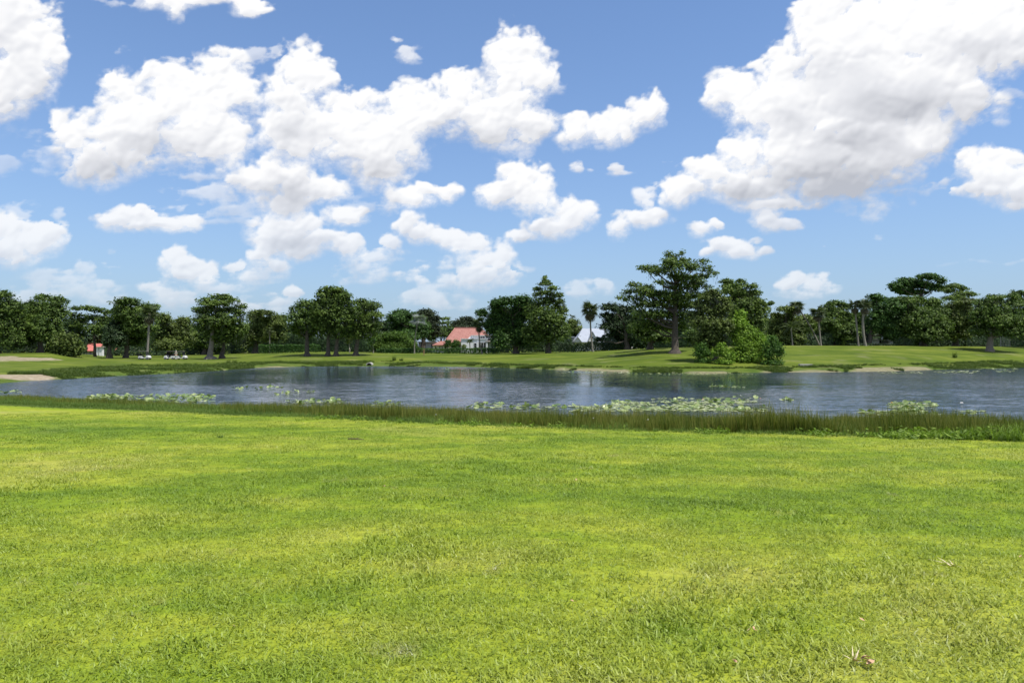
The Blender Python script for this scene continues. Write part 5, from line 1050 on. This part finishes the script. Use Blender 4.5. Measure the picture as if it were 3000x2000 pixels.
for (loc, rot, s, k, lab, _) in one:
    o = link('lily_pad', PM[k][0], None, loc, rot, (s,) * 3)
    tag(o, ('raised green leaf, ' if k >= 6 else 'flat pale leaf, ') + lab, 'lily pad', ('raised green leaves, ' if k >= 6 else 'flat pale leaves, ') + lab)
VV, FF, b0 = [], [], 0; TT = []; MI = []
for (loc, rot, s, k, lab, _) in rest:
    V = PM[k][1] * s; Rm = np.array(Euler(rot).to_matrix()); V = V @ Rm.T + np.array(loc); VV.append(V); FF += [tuple(b0 + i for i in f) for f in PM[k][2]]; MI += [int(k >= 6)] * len(PM[k][2]); TT.append(np.full(len(V), gg.uniform(.2, .9))); b0 += len(V)
me = bpy.data.meshes.new('lily_pads'); me.from_pydata([tuple(v) for v in np.concatenate(VV)], [], FF); me.materials.append(M['pad']); me.materials.append(M['padgreen'])
me.polygons.foreach_set('material_index', MI); at = me.attributes.new('tone', 'FLOAT', 'POINT'); at.data.foreach_set('value', np.concatenate(TT).astype(np.float32)); me.update()
tag(link('lily_pads', me), 'the many smaller and farther lily pads on the pond', 'lily pads', None, 'stuff')
# clumps floating free on the open water: each clump one thing, its leaves parts
for (x, y, w_, n, gsh, lab) in [(2302, 1172, 16, 12, .7, 'small leafy lily clump floating alone between the two right beds'), (2095, 1132, 18, 16, .2, 'left lump of the pale lily raft below the mossy olive tree'), (2150, 1134, 38, 24, .15, 'long thin right tail of the pale lily raft below the mossy olive tree'),
        (700, 1141, 14, 10, .8, 'lily clump left of the small group on the left water'), (721, 1137, 5, 3, .9, 'tiny lily clump second from left on the left water'), (763, 1140, 6, 3, .9, 'tiny lily clump in the middle of the group on the left water'), (791, 1135, 6, 4, .9, 'tiny round lily clump fourth in the group on the left water'), (816, 1136, 10, 7, .9, 'lily clump rightmost in the upper group on the left water'),
        (815, 1156, 12, 6, .7, 'leftmost lily clump in the lower row on the left water'), (842, 1155, 16, 9, .7, 'second lily clump in the lower row on the left water'), (868, 1149, 22, 9, .7, 'lily clump third in the lower row on the left water'), (908, 1150, 18, 10, .7, 'rightmost lily clump in the lower row on the left water'),
        (1262, 1080, 20, 8, .5, 'low dark lily patch near the far bank left of the house reflection'), (1310, 1081, 24, 10, .4, 'low lily patch near the far bank below the house'), (2140, 1107, 14, 5, .0, 'single flat pale lily patch in the dark reflection of the bank trees')]:
    D = CAMZ * F / (y - HY); r = empty('lily_clump', ((x - 1500) / F * D, D, 0), lab, 'lily clump', 'lily clumps floating on open water')
    for i in range(n):
        gr_ = gg.uniform() < gsh; k = gg.integers(6, 10) if gr_ else gg.integers(0, 6); tl = .5 if gr_ else .15
        link('lily_pad', PM[k][0], r, (gg.normal() * .5 * w_ * D / F, gg.normal() * .35, gg.uniform(.02, .16) if gr_ else gg.uniform(.01, .08)), (gg.normal() * tl, gg.normal() * tl, gg.uniform(0, 6.28)), (gg.uniform(.09, .17),) * 3)
# flowers
def flower(name, label, loc, s, petals=11, mat='petal', stem=0.0):
    r = empty(name, loc, label, 'flower'); mb = MB()
    for ring, (n, e, l) in enumerate([(petals, .35, 1.0), (petals - 3, .95, .8)]):
        for i in range(n):
            a = 2 * math.pi * (i + ring * .5) / n; d = np.array([math.cos(a) * math.cos(e), math.sin(a) * math.cos(e), math.sin(e)]); q = np.array([-math.sin(a), math.cos(a), 0]) * .17
            mb.add([d * .05 * s, (d * .55 * l + q) * s, d * l * s, (d * .55 * l - q) * s], [(0, 1, 2, 3)])
    mb.build('petals', M[mat], r); MB().cyl((0, 0, 0), (0, 0, .25 * s), .16 * s, 8).build('centre', M['straw'], r)
    if stem: MB().cyl((0, 0, -stem), (0, 0, .02), .006, 6).build('stem', M['reed'], r)
    return r
D = CAMZ * F / (1184 - HY); flower('water_lily', 'large white water lily alone on the open water at the right', ((2817 - 1500) / F * D, D, .05), .15)
M['pinkpetal'] = plain('pink_petals', (0.75, 0.35, 0.28), .6); M['yellowleaf'] = plain('yellow_leaf', (0.70, 0.42, 0.05), .5)
for (x, y, s, mt, lab) in [(2059, 1174, .09, 'pinkpetal', 'small salmon pink water lily bud at the top of the wide pad bed'), (2227, 1171, .07, 'pinkpetal', 'tiny orange pink bud near the right tip of the wide pad bed'), (2170, 1162, .06, 'petal', 'tiny white water lily just above the wide pad bed'), (2612, 1184, .13, 'yellowleaf', 'orange yellow lily leaf bud at the top left of the right pad bed')]:
    D = CAMZ * F / (y - HY); flower('water_lily', lab, ((x - 1500) / F * D, D, .08), s, 9, mt)
for (x, y, s, lab) in [(1277, 1222, .035, 'small white bank flower among the reeds left of centre'), (1898, 1230, .05, 'white bank flower in the reeds below the wide pad bed'), (2304, 1243, .045, 'white bank flower in the reeds right of the wide pad bed'), (2344, 1249, .05, 'second white bank flower in the reeds, nearer the lawn'), (937, 1180, .04, 'small white bank flower by the left lily leaves'), (852, 1206, .03, 'tiny white bank flower in the left uncut grass'), (1738, 1225, .035, 'small white bank flower left of the wide pad bed')]:
    D = float(np.interp(x, KX, ED)) + 1.2; b = W(x, y, D); z0 = gz(b[0], b[1]); b[2] = max(b[2], z0 + .25); flower('bank_flower', lab, b, s, 7, stem=float(b[2] - z0))

# ------------------------------------------------------------------ odds and ends on the lawn
def lawn_at(px, py):
    D = hit(px, py, 2.5, 30); b = W(px, py, D); return np.array([b[0], b[1], gz(b[0], b[1])])
b = lawn_at(1043, 1289); g = np.random.default_rng(3); V, Q = tube([(-.19, .02, .03), (-.08, 0, .035), (.05, -.01, .028), (.19, .01, .018)], [.012, .016, .013, .006], 7); V2, Q2 = tube([(-.02, 0, .03), (.04, .05, .05), (.07, .10, .06)], [.007, .005, .003], 5); V, Q = join([(V, Q), (V2, Q2)])
tag(link('stick', mesh_np('stick', V, Q, M['stick'], smooth=True), None, b), 'dark dead stick lying on the lawn left of centre near the reeds', 'stick')
b = lawn_at(645, 1282); V, Q, T = blades(50, .07, .10, .012, (.1, 1.2), gg, 2, .5); tag(link('grass_tuft', mesh_np('grass_tuft', V, Q, M['hedge'], {'tone': T}), None, b), 'small dark grass tuft on the lawn left of the stick', 'grass tuft')
b = lawn_at(2795, 1655); V, Q, T = blades(12, .03, .15, .007, (.9, 1.5), gg, 3, .2); V[:, 0] -= np.abs(V[:, 0]) * .9; tag(link('dry_grass_tuft', mesh_np('dry_grass_tuft', V, Q, M['straw'], {'tone': T}), None, b), 'bleached dry grass stalks lying fanned out on the right lawn', 'dry grass')
b = lawn_at(2500, 1935); V, Q, T = blades(8, .02, .09, .010, (.7, 1.3), gg, 3, .25); tag(link('dry_grass_tuft', mesh_np('dry_grass_tuft', V, Q, M['straw'], {'tone': T}), None, b), 'short bleached stalk beside the curled tan leaf heap near the bottom edge', 'dry grass')
def dry_leaf(x, y, s, n, lab):
    b = lawn_at(x, y); mb = MB(); g = np.random.default_rng(int(x))
    for i in range(n):
        a = g.uniform(0, 6.28); c_ = np.array([g.normal() * s * .45, g.normal() * s * .45, .035 + g.uniform(0, .02)]); l = s * g.uniform(.5, .9); d = np.array([math.cos(a), math.sin(a), g.uniform(-.3, .5)]) * l; q = np.array([-math.sin(a), math.cos(a), g.uniform(-.4, .4)]) * l * .35
        mb.add([c_ - d, c_ - d * .3 + q, c_ + d * .4 + q * .8, c_ + d, c_ + d * .4 - q * .8 + [0, 0, .3 * l], c_ - d * .3 - q + [0, 0, .25 * l]], [(0, 1, 2, 3), (0, 3, 4, 5)])
    tag(mb.build('dry_leaf', M['leafdry'], None, b), lab, 'dry leaf')
for q in [(2540, 1955, .045, 7, 'curled tan leaf heap near the bottom right of the lawn'), (2508, 1838, .035, 1, 'single pinkish dry leaf above the curled tan leaf heap'), (2150, 1962, .02, 2, 'small tan leaf at the bottom edge right of centre'), (2200, 1862, .03, 3, 'faded brown leaf scrap on the worn spot of the right lawn'), (2614, 1780, .02, 1, 'small pale leaf in the middle of the right lawn'),
          (2985, 1645, .03, 2, 'pinkish leaf scrap at the right edge of the lawn'), (1690, 1412, .035, 1, 'small pink leaf on the lawn right of centre'), (1120, 1434, .05, 2, 'faded leaf scrap on the lawn left of centre'), (690, 1852, .02, 1, 'tiny pink leaf at the lower left lawn'), (350, 1942, .02, 1, 'tiny tan leaf near the bottom left corner'), (1680, 1785, .025, 2, 'brown leaf scrap on the lower middle lawn'), (82, 1790, .02, 1, 'tiny tan leaf at the far left of the lawn')]: dry_leaf(*q)
